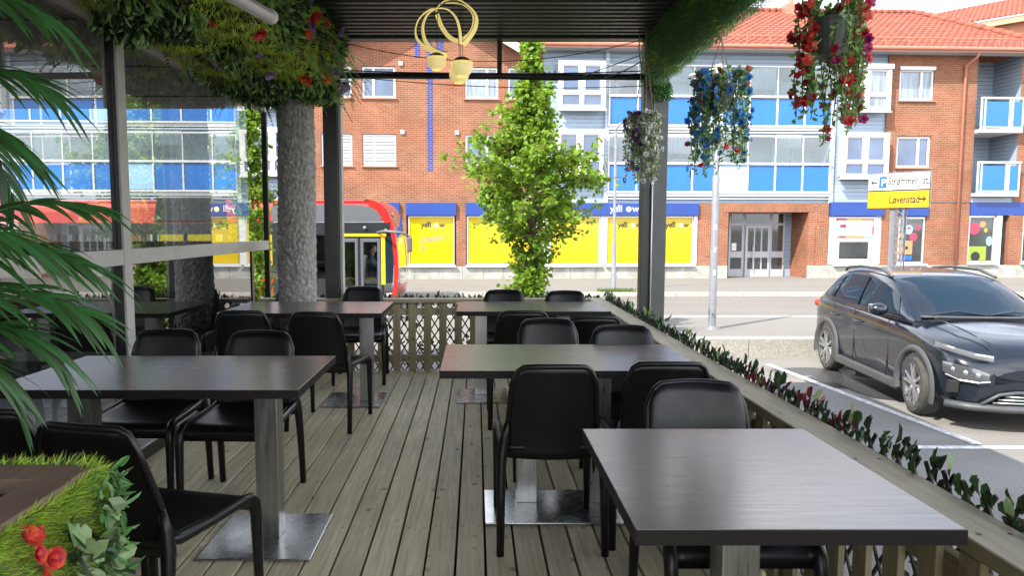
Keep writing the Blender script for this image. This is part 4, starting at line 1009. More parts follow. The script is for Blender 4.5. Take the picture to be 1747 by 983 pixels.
def place(o, p, nrm, sc=1.): o.location = p; o.rotation_euler = V(nrm).to_track_quat('Z', 'Y').to_euler(); o.rotation_euler.z += rnd(0, 6); o.scale = (sc, sc, sc)
PROTO = {}
def flower(root, mat, r, p, nrm, kw={}):
    key = (mat, r, root.name)
    if key not in PROTO:
        o = blossom_mesh(r, **kw).build('flower', mat, root, local=True); PROTO[key] = o
    else:
        o = PROTO[key].copy(); COL.objects.link(o); o.parent = root
    place(o, V(p) - root.location, nrm, rnd(.8, 1.2)); return o
for i in range(36):
    mt = random.choice(['purple', 'purple', 'purple', 'orange', 'orange', 'red'])
    if i % 2: p = (rnd(-1.25, -1.18), rnd(4.2, 7.0), rnd(2.6, 3.15)); n_ = (1, -.7, -.4)
    else: p = (rnd(-2.0, -1.3), rnd(2.8, 7.0), rnd(2.54, 2.6)); n_ = (.2, -.8, -1)
    flower(fc, mt, .05, p, n_, dict(petals=7, cup=.5, rows=3))

# ---- bark pillar carrying the canopy
tr = thing('bark_pillar', 'grey artificial tree trunk pillar with rough bark under the flower canopy', 'pillar', (-1.655, 6.62, 0))
q = MB(); nu, nv = 120, 300
for j in range(nv + 1):
    z = 2.75 * j / nv
    for i in range(nu):
        t = 2 * math.pi * i / nu; r = .182 - .006 * z + .015 * noise.noise(V((math.cos(t) * 1.2, math.sin(t) * 1.2, z * .8)))
        pp = V((math.cos(t) * 3.6, math.sin(t) * 3.6, z * 14))
        d = noise.turbulence(pp * 2.2, 2, False); r += .016 * (d - .4)
        q.v.append((-1.655 + r * math.cos(t), 6.62 + r * math.sin(t), z))
for j in range(nv):
    for i in range(nu): i2 = (i + 1) % nu; q.f.append((j * nu + i, j * nu + i2, (j + 1) * nu + i2, (j + 1) * nu + i))
q.build('bark', 'faux_bark', tr, smooth=True)

# ---- climbing ivy trellises outside the railings
def trellis(label, axis, a0, a1, c, z0, z1, pitch=.075, dens=1.0, red=None):
    t = thing('trellis', label, 'ivy trellis', (((a0 + a1) / 2, c, z0) if axis == 'x' else (c, (a0 + a1) / 2, z0)))
    P = (lambda u, w, z: (u, c + w, z)) if axis == 'x' else (lambda u, w, z: (c + w, u, z))
    q = MB(); h = z1 - z0; k = h * .62; u = a0 - k
    while u < a1:
        for s in (0, 1):
            ua, ub = (u, u + k) if s == 0 else (u + k, u); za, zb = z0, z1
            lo, hi = a0, a1
            def clip(ua, za, ub, zb):
                f0, f1 = 0., 1.; d = ub - ua
                for lim, sg in ((lo, 1), (hi, -1)):
                    va, vb = sg * (ua - lim), sg * (ub - lim)
                    if va < 0 and vb < 0: return None
                    if va < 0: f0 = max(f0, va / (va - vb))
                    if vb < 0: f1 = min(f1, va / (va - vb))
                return (ua + d * f0, za + (zb - za) * f0, ua + d * f1, za + (zb - za) * f1) if f1 > f0 else None
            r = clip(ua, za, ub, zb)
            if r: q.bar(P(r[0], s * .008, r[1]), P(r[2], s * .008, r[3]), .012, .006, up=P(0, 1, 0) if False else ((0, 1, 0) if axis == 'x' else (1, 0, 0)))
        u += pitch
    q.build('lattice', 'lattice', t)
    g = MB(); pl = MB(); rd = MB(); n = int((a1 - a0) * 330 * dens)
    for i in range(n):
        u = rnd(a0, a1); z = z0 + (z1 - z0) * random.random() ** .8 + rnd(-.02, .04)
        if noise.noise(V((u * 2.4, z * 3.2, c))) < -.12: continue
        p = V(P(u, rnd(-.02, .05), z)); out = V(P(0, 1, 0)) - V(P(0, 0, 0)); out = V((0, 1, 0)) if axis == 'x' else V((1, 0, 0))
        d = out * rnd(-.2, .7) + V((0, 0, rnd(-1, .7))) + rdir() * .7
        tgt = g
        if red and red[0] < u < red[1] and random.random() < .6: tgt = rd
        elif random.random() < .14: tgt = pl
        leaf(tgt, p, d, out + rdir() * .5, rnd(.035, .065), rnd(.02, .036))
    # a row of leaves standing up along the top edge
    u = a0
    while u < a1:
        for j in range(3):
            p = V(P(u + rnd(-.02, .02), rnd(-.03, .03), z1 + rnd(-.08, .0)))
            tgt = rd if red and red[0] < u < red[1] and random.random() < .38 else (pl if random.random() < .06 else g)
            leaf(tgt, p, V((rnd(-.5, .5), rnd(-.5, .5), 1)), rdir() * .4 + (V((0, -1, 0)) if axis == 'x' else V((-1, 0, 0))), rnd(.035, .06), rnd(.018, .03))
        if random.random() < .13: leaf(random.choice([g, pl]), V(P(u, .0, z1)), V((rnd(-.5, .5), rnd(-.5, .5), 1)), rdir(), rnd(.045, .075), .03)
        u += .03
    g.build('ivy_leaves', 'ivy', t)
    if pl.f: pl.build('pale_leaves', 'ivy_pale', t)
    if rd.f: rd.build('red_leaves', 'ivy_red', t)
    return t
trellis('dark diamond lattice with ivy behind the boards of the far railing', 'x', -2.05, 1.22, 6.955, -.05, .70, dens=.85)
trellis('dark lattice with an ivy garland of green and red leaves along the parking side railing', 'y', .3, 6.9, 1.262, -.05, .735, dens=1.0, red=(2.25, 3.35))

# ---- hanging flower baskets
def basket(label, x, y, ztop, zhang, n, spread, drop, cols, pot, potz, fr=.03, nstem=26):
    t = thing('hanging_basket', label, 'flower basket', (x, y, ztop), 0, 'hanging flower baskets on the pergola')
    MB().lathe([(.001, potz - .0), (.075, potz), (.09, potz + .1), (.1, potz + .15), (.106, potz + .15), (.106, potz + .165), (.09, potz + .165), (.08, potz + .12), (.001, potz + .12)], 24, (x, y, 0)).build('pot', pot, t, smooth=False)
    q = MB()
    for k in range(3): a = 2.1 * k + .4; q.tube([(x + .1 * math.cos(a), y + .1 * math.sin(a), potz + .16), (x, y, zhang - .1)], .0035, 5)
    q.tube([(x, y, zhang - .1), (x, y, zhang)], .004, 5); q.build('hanging_cord', 'rope', t)
    st = MB(); lf = MB(); spots = []
    for k in range(nstem):
        a = rnd(0, 6.28); r0 = rnd(.03, .09); rr = spread * rnd(.45, 1.0); ln = drop * rnd(.55, 1.0)
        p0 = V((x + r0 * math.cos(a), y + r0 * math.sin(a), potz + .17)); pts = []
        for i in range(17):
            s = i / 16
            if s < .25: w = s / .25; pts.append(p0 + V((math.cos(a), math.sin(a), 0)) * (rr - r0) * (w ** .8) + V((0, 0, .07 * math.sin(w * math.pi * .6))))
            else: w = (s - .25) / .75; pts.append(p0 + V((math.cos(a), math.sin(a), 0)) * (rr - r0) * (1 + .05 * w) + V((.012 * math.sin(w * 9 + k), .012 * math.cos(w * 8 + k), .06 - w * ln)))
        st.tube(pts, .0025, 4)
        for i in range(3, 17):
            for _ in range(3): leaf(lf, pts[i] + rdir() * .012, rdir() + V((0, 0, .2)), rdir(), rnd(.022, .042), rnd(.014, .022))
            spots += [(pts[i], a)] * 2
    st.build('stems', 'stem', t); lf.build('leaves', 'ivy_pale' if cols[0][0] == 'plum' else 'fern', t)
    random.shuffle(spots)
    for (p, a) in spots[:n]:
        z_ = (p.z - ztop); mt = None; lim = 0
        mt = random.choices([c[0] for c in cols], [c[1](p, x, y) for c in cols])[0]
        flower(t, mt, fr, p + V((math.cos(a), math.sin(a), .2)) * rnd(.01, .035), (math.cos(a) + rnd(-.4, .4), math.sin(a) - .5 + rnd(-.4, .4), rnd(-.2, .7)), dict(petals=5, cup=.35, rows=2))
    return t
one = lambda w: (lambda p, x, y: w)
basket('hanging basket of white and dark plum flowers in front of the double black post', 1.455, 6.25, 2.3, 3.1, 190, .185, .60, [('plum', lambda p, x, y: 1.2 if p.x < x - .03 else .12), ('white_petal', lambda p, x, y: .6 if p.x < x - .03 else 1.5)], 'pot_white', 2.12, .024, 36)
basket('hanging basket of light blue and red flowers in front of the lamp post', 1.63, 4.85, 2.4, 2.75, 190, .185, .68, [('blue_petal', lambda p, x, y: 1.6), ('red', lambda p, x, y: .5 if p.x < x + .05 else .15)], 'pot_dark', 2.17, .027, 36)
basket('hanging basket of red and magenta flowers, largest and nearest at the top right', 1.66, 3.42, 2.6, 2.78, 150, .16, .62, [('red', lambda p, x, y: 1.5 if p.x < x + .03 else .9), ('magenta', lambda p, x, y: .3 if p.x < x + .0 else .6)], 'pot_dark', 2.19, .027, 32)

# ---- planter in the left foreground
pl_ = thing('planter_box', 'wooden planter box clad in bright artificial grass in the bottom left corner', 'planter', (-1.3, 1.1, 0))
q = MB(); q.box(-1.9, -.87, 1.49, 1.585, .815, .85); q.build('rim_board', 'planter_wood', pl_, bevel=.004)
MB().box(-.955, -.862, .2, 1.486, .8155, .851).build('rim_board', 'planter_wood', pl_, bevel=.004)
MB().box(-1.9, -.86, .2, 1.56, 0, .81).build('box', 'planter_wood', pl_)
MB().box(-1.9, -.945, .2, 1.485, .8125, .815).build('soil', 'dark_void', pl_)
q = MB(); q2 = MB()
for i in range(42000):
    f = random.random()
    if f < .78: p = V((-.872 + rnd(0, .012), rnd(.6, 1.6), .835 - .5 * random.random() ** 1.2)); nrm = V((1, -.05, .5))
    elif f < .92: p = V((rnd(-1.7, -.87), 1.585 + rnd(0, .02), .85 - .3 * random.random() ** 1.5)); nrm = V((0, 1, .8))
    else: p = V((rnd(-.87, -.82), 1.57 + rnd(-.02, .03), rnd(.3, .85))); p.x -= .03; nrm = V((.7, .5, .3))
    d = (nrm + rdir() * .75).normalized(); blade(q if random.random() < .8 else q2, p, d, rnd(.018, .04), .0036)
q.build('grass_cladding', 'turf_light', pl_); q2.build('grass_cladding', 'turf', pl_)
q = MB(); q3 = MB()
for i in range(60):
    p = V((-.85 + rnd(0, .035), rnd(1.40, 1.57), rnd(.50, .80))); d = V((.5, rnd(-.8, .8), rnd(-.9, .4)))
    leaf(q if i % 3 else q3, p, d, V((1, 0, .3)) + rdir() * .3, rnd(.035, .075), rnd(.024, .045), .12)
q.build('ivy_leaves', 'ivy_pale', pl_); q3.build('ivy_leaves', 'ivy', pl_)
q = MB()
for i in range(240):
    p = V((-.84 + rnd(-.01, .02), 1.57 + rnd(-.05, .04), rnd(.3, .84))); leaf(q, p, V((rnd(-.1, .6), rnd(-.3, .5), rnd(-1, .5))), rdir(), rnd(.03, .06), .012)
q.build('climbing_sprigs', 'turf', pl_)
for (dy, dz) in ((0, 0), (.035, .02), (-.02, .04), (.02, -.05), (.05, -.03)): flower(pl_, 'red', .024, (-.835, 1.30 + dy, .77 + dz), (1, -.5, .3), dict(petals=6, cup=.6, rows=3))

# ---- palm at the left edge
pa = thing('palm', 'dark green artificial palm with arching fronds hanging in from the left edge', 'palm', (-1.42, 1.5, .82))
MB().tube([(-1.42, 1.46, .81), (-1.40, 1.48, 1.2), (-1.38, 1.52, 1.75)], [.045, .035, .03], 10).build('trunk', 'bark', pa, smooth=True)
def palm_frond(p, d, ln, droop, leaflet, n=20, up=.5):
    q = MB(); d = d.normalized(); side = d.cross(V((0, 0, 1))).normalized(); pts = []
    for i in range(n + 1):
        t = i / n; pts.append(p + d * ln * t + V((0, 0, up * ln * t - droop * ln * t * t)))
    q.tube(pts, [.007 * (1 - .75 * i / n) for i in range(n + 1)], 5)
    for i in range(3, n + 1):
        t = i / n; dd = (pts[i] - pts[i - 1]).normalized()
        for s in (-1, 1):
            L_ = leaflet * (1.15 - .6 * abs(t - .45)) * rnd(.8, 1.15); dr = side * s * (1.0 - .5 * t) + dd * (.65 + .7 * t) + V((0, 0, rnd(-.15, .2)))
            dr.normalize(); base = len(q.v); w0 = rnd(.009, .014); m_ = 7; nn_ = V((0, 0, 1))
            sd = dr.cross(nn_).normalized()
            for k in range(m_ + 1):
                u = k / m_; c = pts[i] + dr * L_ * u + V((0, 0, -.55 * L_ * u ** 2.2)); ww = w0 * (math.sin(math.pi * min(1, .18 + u * .82)) ** .8 if u < 1 else .02)
                q.v += [tuple(c - sd * ww), tuple(c + V((0, 0, -.25 * ww))), tuple(c + sd * ww)]
            for k in range(m_):
                a = base + k * 3; q.f += [(a, a + 1, a + 4, a + 3), (a + 1, a + 2, a + 5, a + 4)]
    q.build('frond', 'palm_leaf', pa, smooth=True)
def palm_frond2(a, b, c, leaflet, n=16):
    a, b, c = V(a), V(b), V(c); q = MB(); pts = []
    for i in range(n + 1): t = i / n; pts.append(a * (1 - t) ** 2 + b * 2 * t * (1 - t) + c * t * t)
    q.tube(pts, [.005 * (1 - .75 * i / n) for i in range(n + 1)], 5)
    for i in range(2, n + 1):
        t = i / n; dd = (pts[i] - pts[i - 1]).normalized(); side = dd.cross(V((.1, -.5, 1))).normalized()
        for s in (-1, 1):
            L_ = leaflet * (1.1 - .5 * abs(t - .5)) * rnd(.62, 1.05); dr = side * s * (.8 - .45 * t) + dd * (.75 + .5 * t) + V((rnd(-.1, .1), rnd(-.15, .15), rnd(-.2, .2)))
            dr.normalize(); w0 = rnd(.0048, .0082); m_ = 7; sd = dr.cross(V((rnd(-.4, .4), -.7, .8))).normalized(); dp = rnd(.25, .6); base = len(q.v)
            for k in range(m_ + 1):
                u = k / m_; cc = pts[i] + dr * L_ * u + V((0, 0, -dp * L_ * u ** 2.2)); ww = w0 * (math.sin(math.pi * min(1, .18 + u * .82)) ** .8 if u < 1 else .02)
                q.v += [tuple(cc - sd * ww), tuple(cc + sd.cross(dr) * .3 * ww), tuple(cc + sd * ww)]
            for k in range(m_): e = base + k * 3; q.f += [(e, e + 1, e + 4, e + 3), (e + 1, e + 2, e + 5, e + 4)]
    q.build('frond', 'palm_leaf', pa, smooth=True)
for (a, b, c, lf) in (
  ((-1.228, 1.6, 1.709), (-1.103, 1.65, 1.784), (-1.004, 1.7, 1.715), .15),
  ((-1.111, 1.45, 1.882), (-0.971, 1.5, 1.888), (-0.90, 1.55, 1.832), .14), ((-1.17, 1.5, 1.594), (-1.086, 1.55, 1.654), (-1.0, 1.6, 1.556), .13), ((-1.242, 1.6, 1.696), (-1.134, 1.65, 1.706), (-1.1, 1.7, 1.47), .14),
  ((-1.226, 1.55, 1.337), (-1.034, 1.6, 1.478), (-0.885, 1.65, 1.438), .13), ((-1.189, 1.5, 1.301), (-1.032, 1.55, 1.387), (-0.89, 1.6, 1.309), .16), ((-1.155, 1.45, 1.22), (-1.004, 1.5, 1.301), (-0.87, 1.55, 1.208), .16),
  ((-1.201, 1.5, 1.126), (-1.054, 1.55, 1.234), (-0.962, 1.6, 1.109), .15), ((-1.204, 1.5, 1.076), (-1.122, 1.55, 1.17), (-1.059, 1.6, 1.028), .15), ((-1.117, 1.4, 1.376), (-1.035, 1.45, 1.423), (-0.927, 1.5, 1.351), .14)):
    palm_frond2(a, b, c, lf)

# ================================================================== PENDANT LAMP AND TUBE LAMP UNDER THE ROOF
pd = thing('pendant_lamp', 'gold pendant lamp of looping ribbons with three cream globes under the pergola roof', 'pendant lamp', (-.2, 5, 2.5))
def smooth_path(pts, n=6):
    out = []; P_ = [V(p) for p in pts]
    for i in range(len(P_) - 1):
        p0 = P_[max(i - 1, 0)]; p1 = P_[i]; p2 = P_[i + 1]; p3 = P_[min(i + 2, len(P_) - 1)]
        for k in range(n):
            t = k / n
            out.append(.5 * ((2 * p1) + (p2 - p0) * t + (2 * p0 - 5 * p1 + 4 * p2 - p3) * t * t + (3 * p1 - p0 - 3 * p2 + p3) * t ** 3))
    return out + [P_[-1]]
def loop(pts, y0, y1):
    n = len(pts); path = smooth_path([(x, y0 + (y1 - y0) * i / (n - 1), z) for i, (x, z) in enumerate(pts)], 7)
    q = MB(); e = MB(); m_ = len(path); ctr = sum(path, V((0, 0, 0))) / m_
    for mbb, (w, t0, t1) in ((q, (.034, -.002, .006)), (e, (.033, -.007, -.0022))):
        base = len(mbb.v)
        for i, p in enumerate(path):
            d = (path[min(i + 1, m_ - 1)] - path[max(i - 1, 0)]).normalized(); out = (p - ctr); out = (out - d * out.dot(d)).normalized()
            tw = .42 + .22 * math.sin(i / m_ * 5 + y0 * 9); yv = V((0, 1, 0)); yv = (yv - d * yv.dot(d)).normalized()
            nn_ = (out * math.cos(tw) - yv * math.sin(tw)).normalized(); wv = nn_.cross(d).normalized()
            mbb.v += [tuple(p + wv * w / 2 + nn_ * t0), tuple(p + wv * w / 2 + nn_ * t1), tuple(p - wv * w / 2 + nn_ * t1), tuple(p - wv * w / 2 + nn_ * t0)]
        for i in range(m_ - 1):
            for k in range(4): a = base + i * 4; mbb.f.append((a + k, a + (k + 1) % 4, a + 4 + (k + 1) % 4, a + 4 + k))
        mbb.f += [(base, base + 1, base + 2, base + 3), (base + 4 * m_ - 1, base + 4 * m_ - 2, base + 4 * m_ - 3, base + 4 * m_ - 4)]
    r = q.build('ribbon', 'gold', pd); e.build('inner_band', 'black_metal', r)
loop([(-.27, 2.889), (-.304, 2.896), (-.353, 2.868), (-.396, 2.818), (-.415, 2.752), (-.406, 2.692), (-.37, 2.647), (-.318, 2.608), (-.256, 2.586), (-.197, 2.577)], 5.09, 5.0)
loop([(-.196, 2.57), (-.253, 2.582), (-.308, 2.611), (-.348, 2.67), (-.359, 2.75), (-.331, 2.821), (-.283, 2.857), (-.24, 2.865), (-.185, 2.851), (-.137, 2.801), (-.113, 2.727), (-.103, 2.623)], 4.99, 4.93)
loop([(-.268, 2.859), (-.238, 2.781), (-.189, 2.715), (-.139, 2.688), (-.09, 2.702), (-.046, 2.742), (-.022, 2.799), (-.025, 2.865), (-.071, 2.922), (-.139, 2.946), (-.231, 2.949)], 5.06, 5.12)
loop([(-.089, 2.631), (-.04, 2.69), (-.006, 2.75), (.002, 2.815), (-.022, 2.868), (-.082, 2.922), (-.149, 2.945), (-.22, 2.93), (-.27, 2.889)], 4.98, 5.04)
for (x, y, z, r) in ((-.27, 5.0, 2.526, .066), (-.097, 4.99, 2.487, .076), (-.118, 5.10, 2.46, .070)):
    g = MB().lathe([(max(1e-4, r * math.sin(t)), -r * .92 * math.cos(t)) for t in [math.pi * i / 20 for i in range(3, 13)]] , 28, (x, y, z)); o = g.build('globe', 'cream', pd, smooth=True)
    MB().lathe([(max(1e-4, (r - .001) * math.sin(t)), -r * .92 * math.cos(t)) for t in [math.pi * i / 20 for i in range(13, 21)]], 28, (x, y, z)).build('cap', 'black_metal', o, smooth=True)
    MB().lathe([(r * .99, r * .28), (r * 1.02, r * .34), (r * 1.0, r * .42), (r * .93, r * .42)], 28, (x, y, z)).build('rim_ring', 'gold', o, smooth=True)
    MB().lathe([(r * .45, -r * .86), (r * .5, -r * .82), (r * .42, -r * .80)], 24, (x, y, z)).build('lens_ring', 'gold', o)
q = MB()
for (x, y, z) in ((-.27, 5.0, 2.58), (-.09, 4.99, 2.56), (-.105, 4.99, 2.56), (-.118, 5.1, 2.53), (-.14, 5.05, 2.95), (-.24, 4.95, 2.86)): q.tube([(x, y, z), (x * .9 - .01, 5.02, 3.2)], .0022, 5)
q.build('suspension_wire', 'black_wire', pd)
MB().lathe([(.001, 3.245), (.09, 3.245), (.09, 3.22), (.001, 3.22)], 24, (-.17, 5.02, 0)).build('ceiling_rose', 'gold', pd)
tl = thing('spot_lamp', 'pale grey cylinder spot lamp mounted under the flower canopy', 'lamp', (-1.0, 3.4, 2.4))
a_, b_ = V((-1.10, 3.05, 2.40)), V((-.995, 3.55, 2.408))
MB().tube([a_, b_], .033, 20).build('barrel', 'alu', tl, smooth=False, bevel=.004); MB().tube([b_ - V((.004, .02, 0)), b_ + V((.003, .012, 0))], .0345, 20).build('front_ring', 'white', tl)
MB().bar((-1.06, 3.24, 2.43), (-1.30, 3.24, 2.66), .02, .02).build('bracket', 'black_metal', tl)

# ================================================================== STREET TREE
ENV = [(-.44, .25), (.0, .34), (.37, .46), (.62, .3), (.83, .22), (1.03, .32), (1.25, .75), (1.45, 1.1), (1.7, 1.42), (2.0, 1.62), (2.3, 1.58), (2.6, 1.3), (2.9, .98), (3.2, .68), (3.5, .48), (3.9, .32), (4.3, .2), (4.6, .13), (4.85, .05)]
def street_tree(label, TX, TY, env, top, nlimb, lsz, dens, trunk_r, seed, suckers=26):
    random.seed(seed); TZ = gz(TY)
    st = thing('street_tree', label, 'tree', (TX, TY, TZ))
    def radius(z):
        for (a, ra), (b, rb) in zip(env[:-1], env[1:]):
            if a <= z <= b: return ra + (rb - ra) * (z - a) / (b - a)
        return .05
    H = top - TZ; q = MB(); nseg = 21
    q.tube([(TX + .03 * math.sin(z * 1.3), TY + .03 * math.cos(z * 1.7), z) for z in [TZ - .1 + H * i / 20 for i in range(nseg)]], [trunk_r * (1 - i / 21) ** .7 + .006 for i in range(nseg)], 10); q.build('trunk', 'bark', st, smooth=True)
    q = MB(); lf = MB()
    def leaves_at(p, n, sp):
        for _ in range(n):
            leaf(lf, p + rdir() * sp * random.random() ** .6, rdir() + V((0, 0, -.35)), V((0, 0, 1)) + rdir() * .9, rnd(lsz * .7, lsz * 1.2), rnd(lsz * .6, lsz), rnd(-.05, .12), rnd(.4, .55))
    z00 = TZ + .10 * H
    for k in range(nlimb):
        z0 = z00 + (top - z00 - .1) * (k / nlimb) ** .9; a = k * 2.4 + rnd(-.4, .4)
        Rr = radius(z0 + .26) * rnd(.5, 1.06); Rr = min(Rr, radius(z0 + .13 + .38 * Rr) * 1.12 + .03)
        p0 = V((TX, TY, z0)); end = p0 + V((math.cos(a) * Rr, math.sin(a) * Rr, .36 * Rr + rnd(-.05, .13))); kk = 8
        pts = [p0.lerp(end, i / kk) + V((0, 0, .10 * Rr * math.sin(i / kk * 3.14))) + rdir() * .025 * i / kk for i in range(kk + 1)]
        q.tube(pts, [.018 * (1 - .8 * i / kk) * (Rr / 1.1 + .3) for i in range(kk + 1)], 5)
        for j in range(int((22 + 100 * Rr) * dens)):
            t = rnd(.22, 1.02) ** .75; leaves_at(pts[min(kk, int(t * kk))] + rdir() * .05, 1, .08 + .045 * Rr)
        for _ in range(int(3 + 5 * Rr)):     # twigs with a tuft at the tip
            i = random.randint(3, kk); tip = pts[i] + (rdir() + V((math.cos(a), math.sin(a), .3)) * .6) * rnd(.1, .28) * min(1, Rr + .3)
            q.tube([pts[i], tip], [.005, .002], 4); leaves_at(tip, int(rnd(7, 14) * dens), .10)
    for k in range(suckers):                 # suckers round the foot
        a = rnd(0, 6.28); r = rnd(.05, .36); h = rnd(.25, .95) * (1 - r)
        tip = V((TX + r * math.cos(a), TY + r * math.sin(a) * .7, TZ + h + .1)); b0 = V((TX, TY, TZ)); q.tube([b0, tip], [.006, .003], 4)
        for j in range(5): leaves_at(b0.lerp(tip, .4 + .15 * j), 7, .10)
    q.build('limbs', 'bark', st, smooth=True); lf.build('crown', 'tree_leaf', st); return st
SC = 11.3 / 13.2
street_tree('young bright lime green street tree with slender trunk beyond the far railing', .865, 11.3, [(1.39 + (z - 1.39) * SC, r * SC) for z, r in ENV], 1.39 + 3.4 * SC, 130, .078, 1.0, .062, 21)
street_tree('narrow lime green tree seen through the right edge of the glass wall', -3.85, 12.3, [(-.5, .2), (0, .3), (1, .34), (2, .36), (3, .3), (3.6, .1)], 3.5, 60, .08, .9, .04, 5, 12)
g = MB()
for i in range(500): p = V((4.3 + rnd(-.55, .55), 21.75 + rnd(-.3, .3), gz(21.8))); blade(g, p, V((rnd(-.4, .4), rnd(-.4, .4), 1)), rnd(.04, .13), .03)
tag(g.build('grass_tuft', 'grass'), 'tuft of grass', None, None, 'stuff')

# ================================================================== STREET LAMPS
l2 = thing('street_lamp', 'grey street lamp post on the near pavement behind the blue flower basket', 'street lamp', (4.21, 12.6, gz(12.6)), 0, 'street lamps'); zb = gz(12.6)
MB().lathe([(.15, 0), (.15, .02), (.075, .03), (.068, .06), (.062, 2.7), (.044, 2.75), (.040, 4.62)], 20, (4.21, 12.6, zb)).build('pole', 'galv', l2, smooth=True)
q = MB(); q.tube([(4.21, 12.6, 4.02), (4.21, 12.6, 4.20)], .06, 16); q.build('top_sleeve', 'white', l2, smooth=True)
MB().tube([(4.2, 12.6, 4.12), (4.05, 12.6, 4.10), (3.93, 12.6, 4.05)], .025, 10).build('arm', 'white', l2, smooth=True)
q = MB().sphere((3.84, 12.6, 4.02), .11, 16, 10, (1.35, .9, .38)); q.build('lamp_head', 'white', l2, smooth=True)
for (z, mt, c) in ((1.35, 'sign_white', .064), (.55, 'sign_white', .065), (.95, 'alu', .0645)): MB().box(4.18, 4.225, 12.6 - c - .004, 12.6 - c, z, z + .09).build('sticker', mt, l2)
q = MB()
for k in range(4): q.lathe([(.001, .032), (.016, .032), (.016, .02)], 6, (4.21 + .115 * math.cos(.8 + k * 1.57), 12.6 + .115 * math.sin(.8 + k * 1.57), zb))
q.build('bolts', 'galv', l2)
l1 = thing('street_lamp', 'slim grey street lamp with bent arm across the road left of the double black post', 'street lamp', (4.28, 22.1, gz(22.1)), 0, 'street lamps'); zb = gz(22.1)
MB().lathe([(.1, 0), (.08, .05), (.072, 1.4), (.05, 1.5), (.045, 4.9)], 16, (4.28, 22.1, zb)).build('pole', 'galv', l1, smooth=True)
MB().tube([(4.28, 22.1, 4.3), (4.31, 22.1, 4.45), (4.40, 22.1, 4.55), (4.52, 22.1, 4.58)], .035, 10).build('arm', 'galv', l1, smooth=True)
MB().sphere((4.66, 22.1, 4.58), .14, 16, 10, (1.5, .8, .4)).build('lamp_head', 'galv', l1, smooth=True)

# ================================================================== DIRECTION SIGN
dz = gz(12.2)
sg = thing('direction_sign', 'white and yellow direction sign with black lettering on a lattice mast behind the car', 'road sign', (7.18, 12.2, dz), R(-50), world=False)
q = MB()
for u in (-.085, .085):
    for w_ in (-.06, .06): q.tube([(u, w_ + .09, 0), (u, w_ + .09, 2.75)], .014, 8)
for i in range(22):
    z = .1 + i * .12; s = 1 if i % 2 else -1
    for w_ in (-.06, .06): q.bar((-.085 * s, w_ + .09, z), (.085 * s, w_ + .09, z + .12), .012, .012)
    q.bar((-.085, -.06 * s + .09, z), (-.085, .06 * s + .09, z + .12), .012, .012); q.bar((.085, -.06 * s + .09, z), (.085, .06 * s + .09, z + .12), .012, .012)
q.box(-.125, -.05, .03, .15, 0, 2.72)
q.build('lattice_mast', 'galv', sg)
MB().box(-.49, .49, .0, .018, 2.12, 2.74).build('back_plate', 'galv', sg)
def plate(z0, z1, mt):
    o = MB().box(-.48, .48, -.014, -.002, z0, z1).build('sign_plate', 'sign_black', sg, bevel=.006)
    MB().box(-.472, .472, -.0165, -.0142, z0 + .008, z1 - .008).build('sign_face', mt, o); return o
pw = plate(2.435, 2.725, 'sign_white'); py_ = plate(2.13, 2.425, 'sign_yellow')
def arrow(o, x, z, s):
    q = MB(); P2 = [(.055, 0), (.005, .05), (-.005, .04), (.018, .014), (-.055, .014), (-.055, -.014), (.018, -.014), (-.005, -.04), (.005, -.05)]
    q.prism([(x + s * u, z + v) for u, v in P2], -.0185, -.0166, lambda u, v, d: (u, d, v)); q.build('arrow', 'sign_black', o)
arrow(pw, -.385, 2.575, -1); arrow(py_, .38, 2.275, 1)
MB().box(-.305, -.185, -.0185, -.0167, 2.475, 2.675).build('parking_symbol', 'sign_blue', pw, bevel=.002)
text('lettering', 'P', .17, 'sign_white', pw, face_y(-.278, -.0195, 2.515), .001, bold=.002)
text('lettering', 'Strømmen  st.', .185, 'sign_black', pw, face_y(-.165, -.018, 2.525), .001, sx=.60, bold=.003)
text('lettering', 'Løvenstad', .185, 'sign_black', py_, face_y(-.135, -.018, 2.215), .001, sx=.62, bold=.003)

# ================================================================== BUS
bus = thing('bus', 'red city bus with black window band and yellow door frame driving along the street', 'bus', (-8, 18.75, -.6))
SY = 17.5; FY = 20.0
XL = -14.4
prof = [(-2.75, 2.075), (-2.5, 2.045), (-2.28, 1.93), (-2.12, 1.70), (-2.0, 1.28), (-1.93, .70), (-1.92, .1), (-1.98, -.32)]
prof = [(p.x, p.z) for p in smooth_path([(a, 0, b) for a, b in prof], 4)]
# side skins with window and door openings
wins = [(-3.40, -2.33, -.22, 1.13), (-4.78, -3.5, .12, 1.2), (-6.4, -5.0, .3, 1.22), (-8.1, -6.5, .3, 1.22), (-9.8, -8.2, .3, 1.22), (-11.5, -9.9, .3, 1.22), (-13.9, -11.6, .3, 1.22)]
for (y, hs) in ((SY, wins), (FY, wins[2:])):
    q = MB().wall(-5.0, -2.26, -.30, 1.5, y, hs, .05); q.build('side_panel', 'bus_black', bus)
    q = MB().wall(XL, -5.0, .24, 1.5, y, hs, .05); q.build('side_panel', 'bus_black', bus)
    q = MB().wall(XL, -5.0, -.30, .24, y, [], .05); q.build('skirt_panel', 'bus_red', bus)
MB().wall(-5.3, -4.6, -.62, .2, SY - .02, [], .02)
q = MB().box(XL, -2.6, SY + .03, FY - .03, 1.98, 2.06); q.build('roof', 'bus_red', bus, bevel=.02)
q = MB()   # rounded cant rail
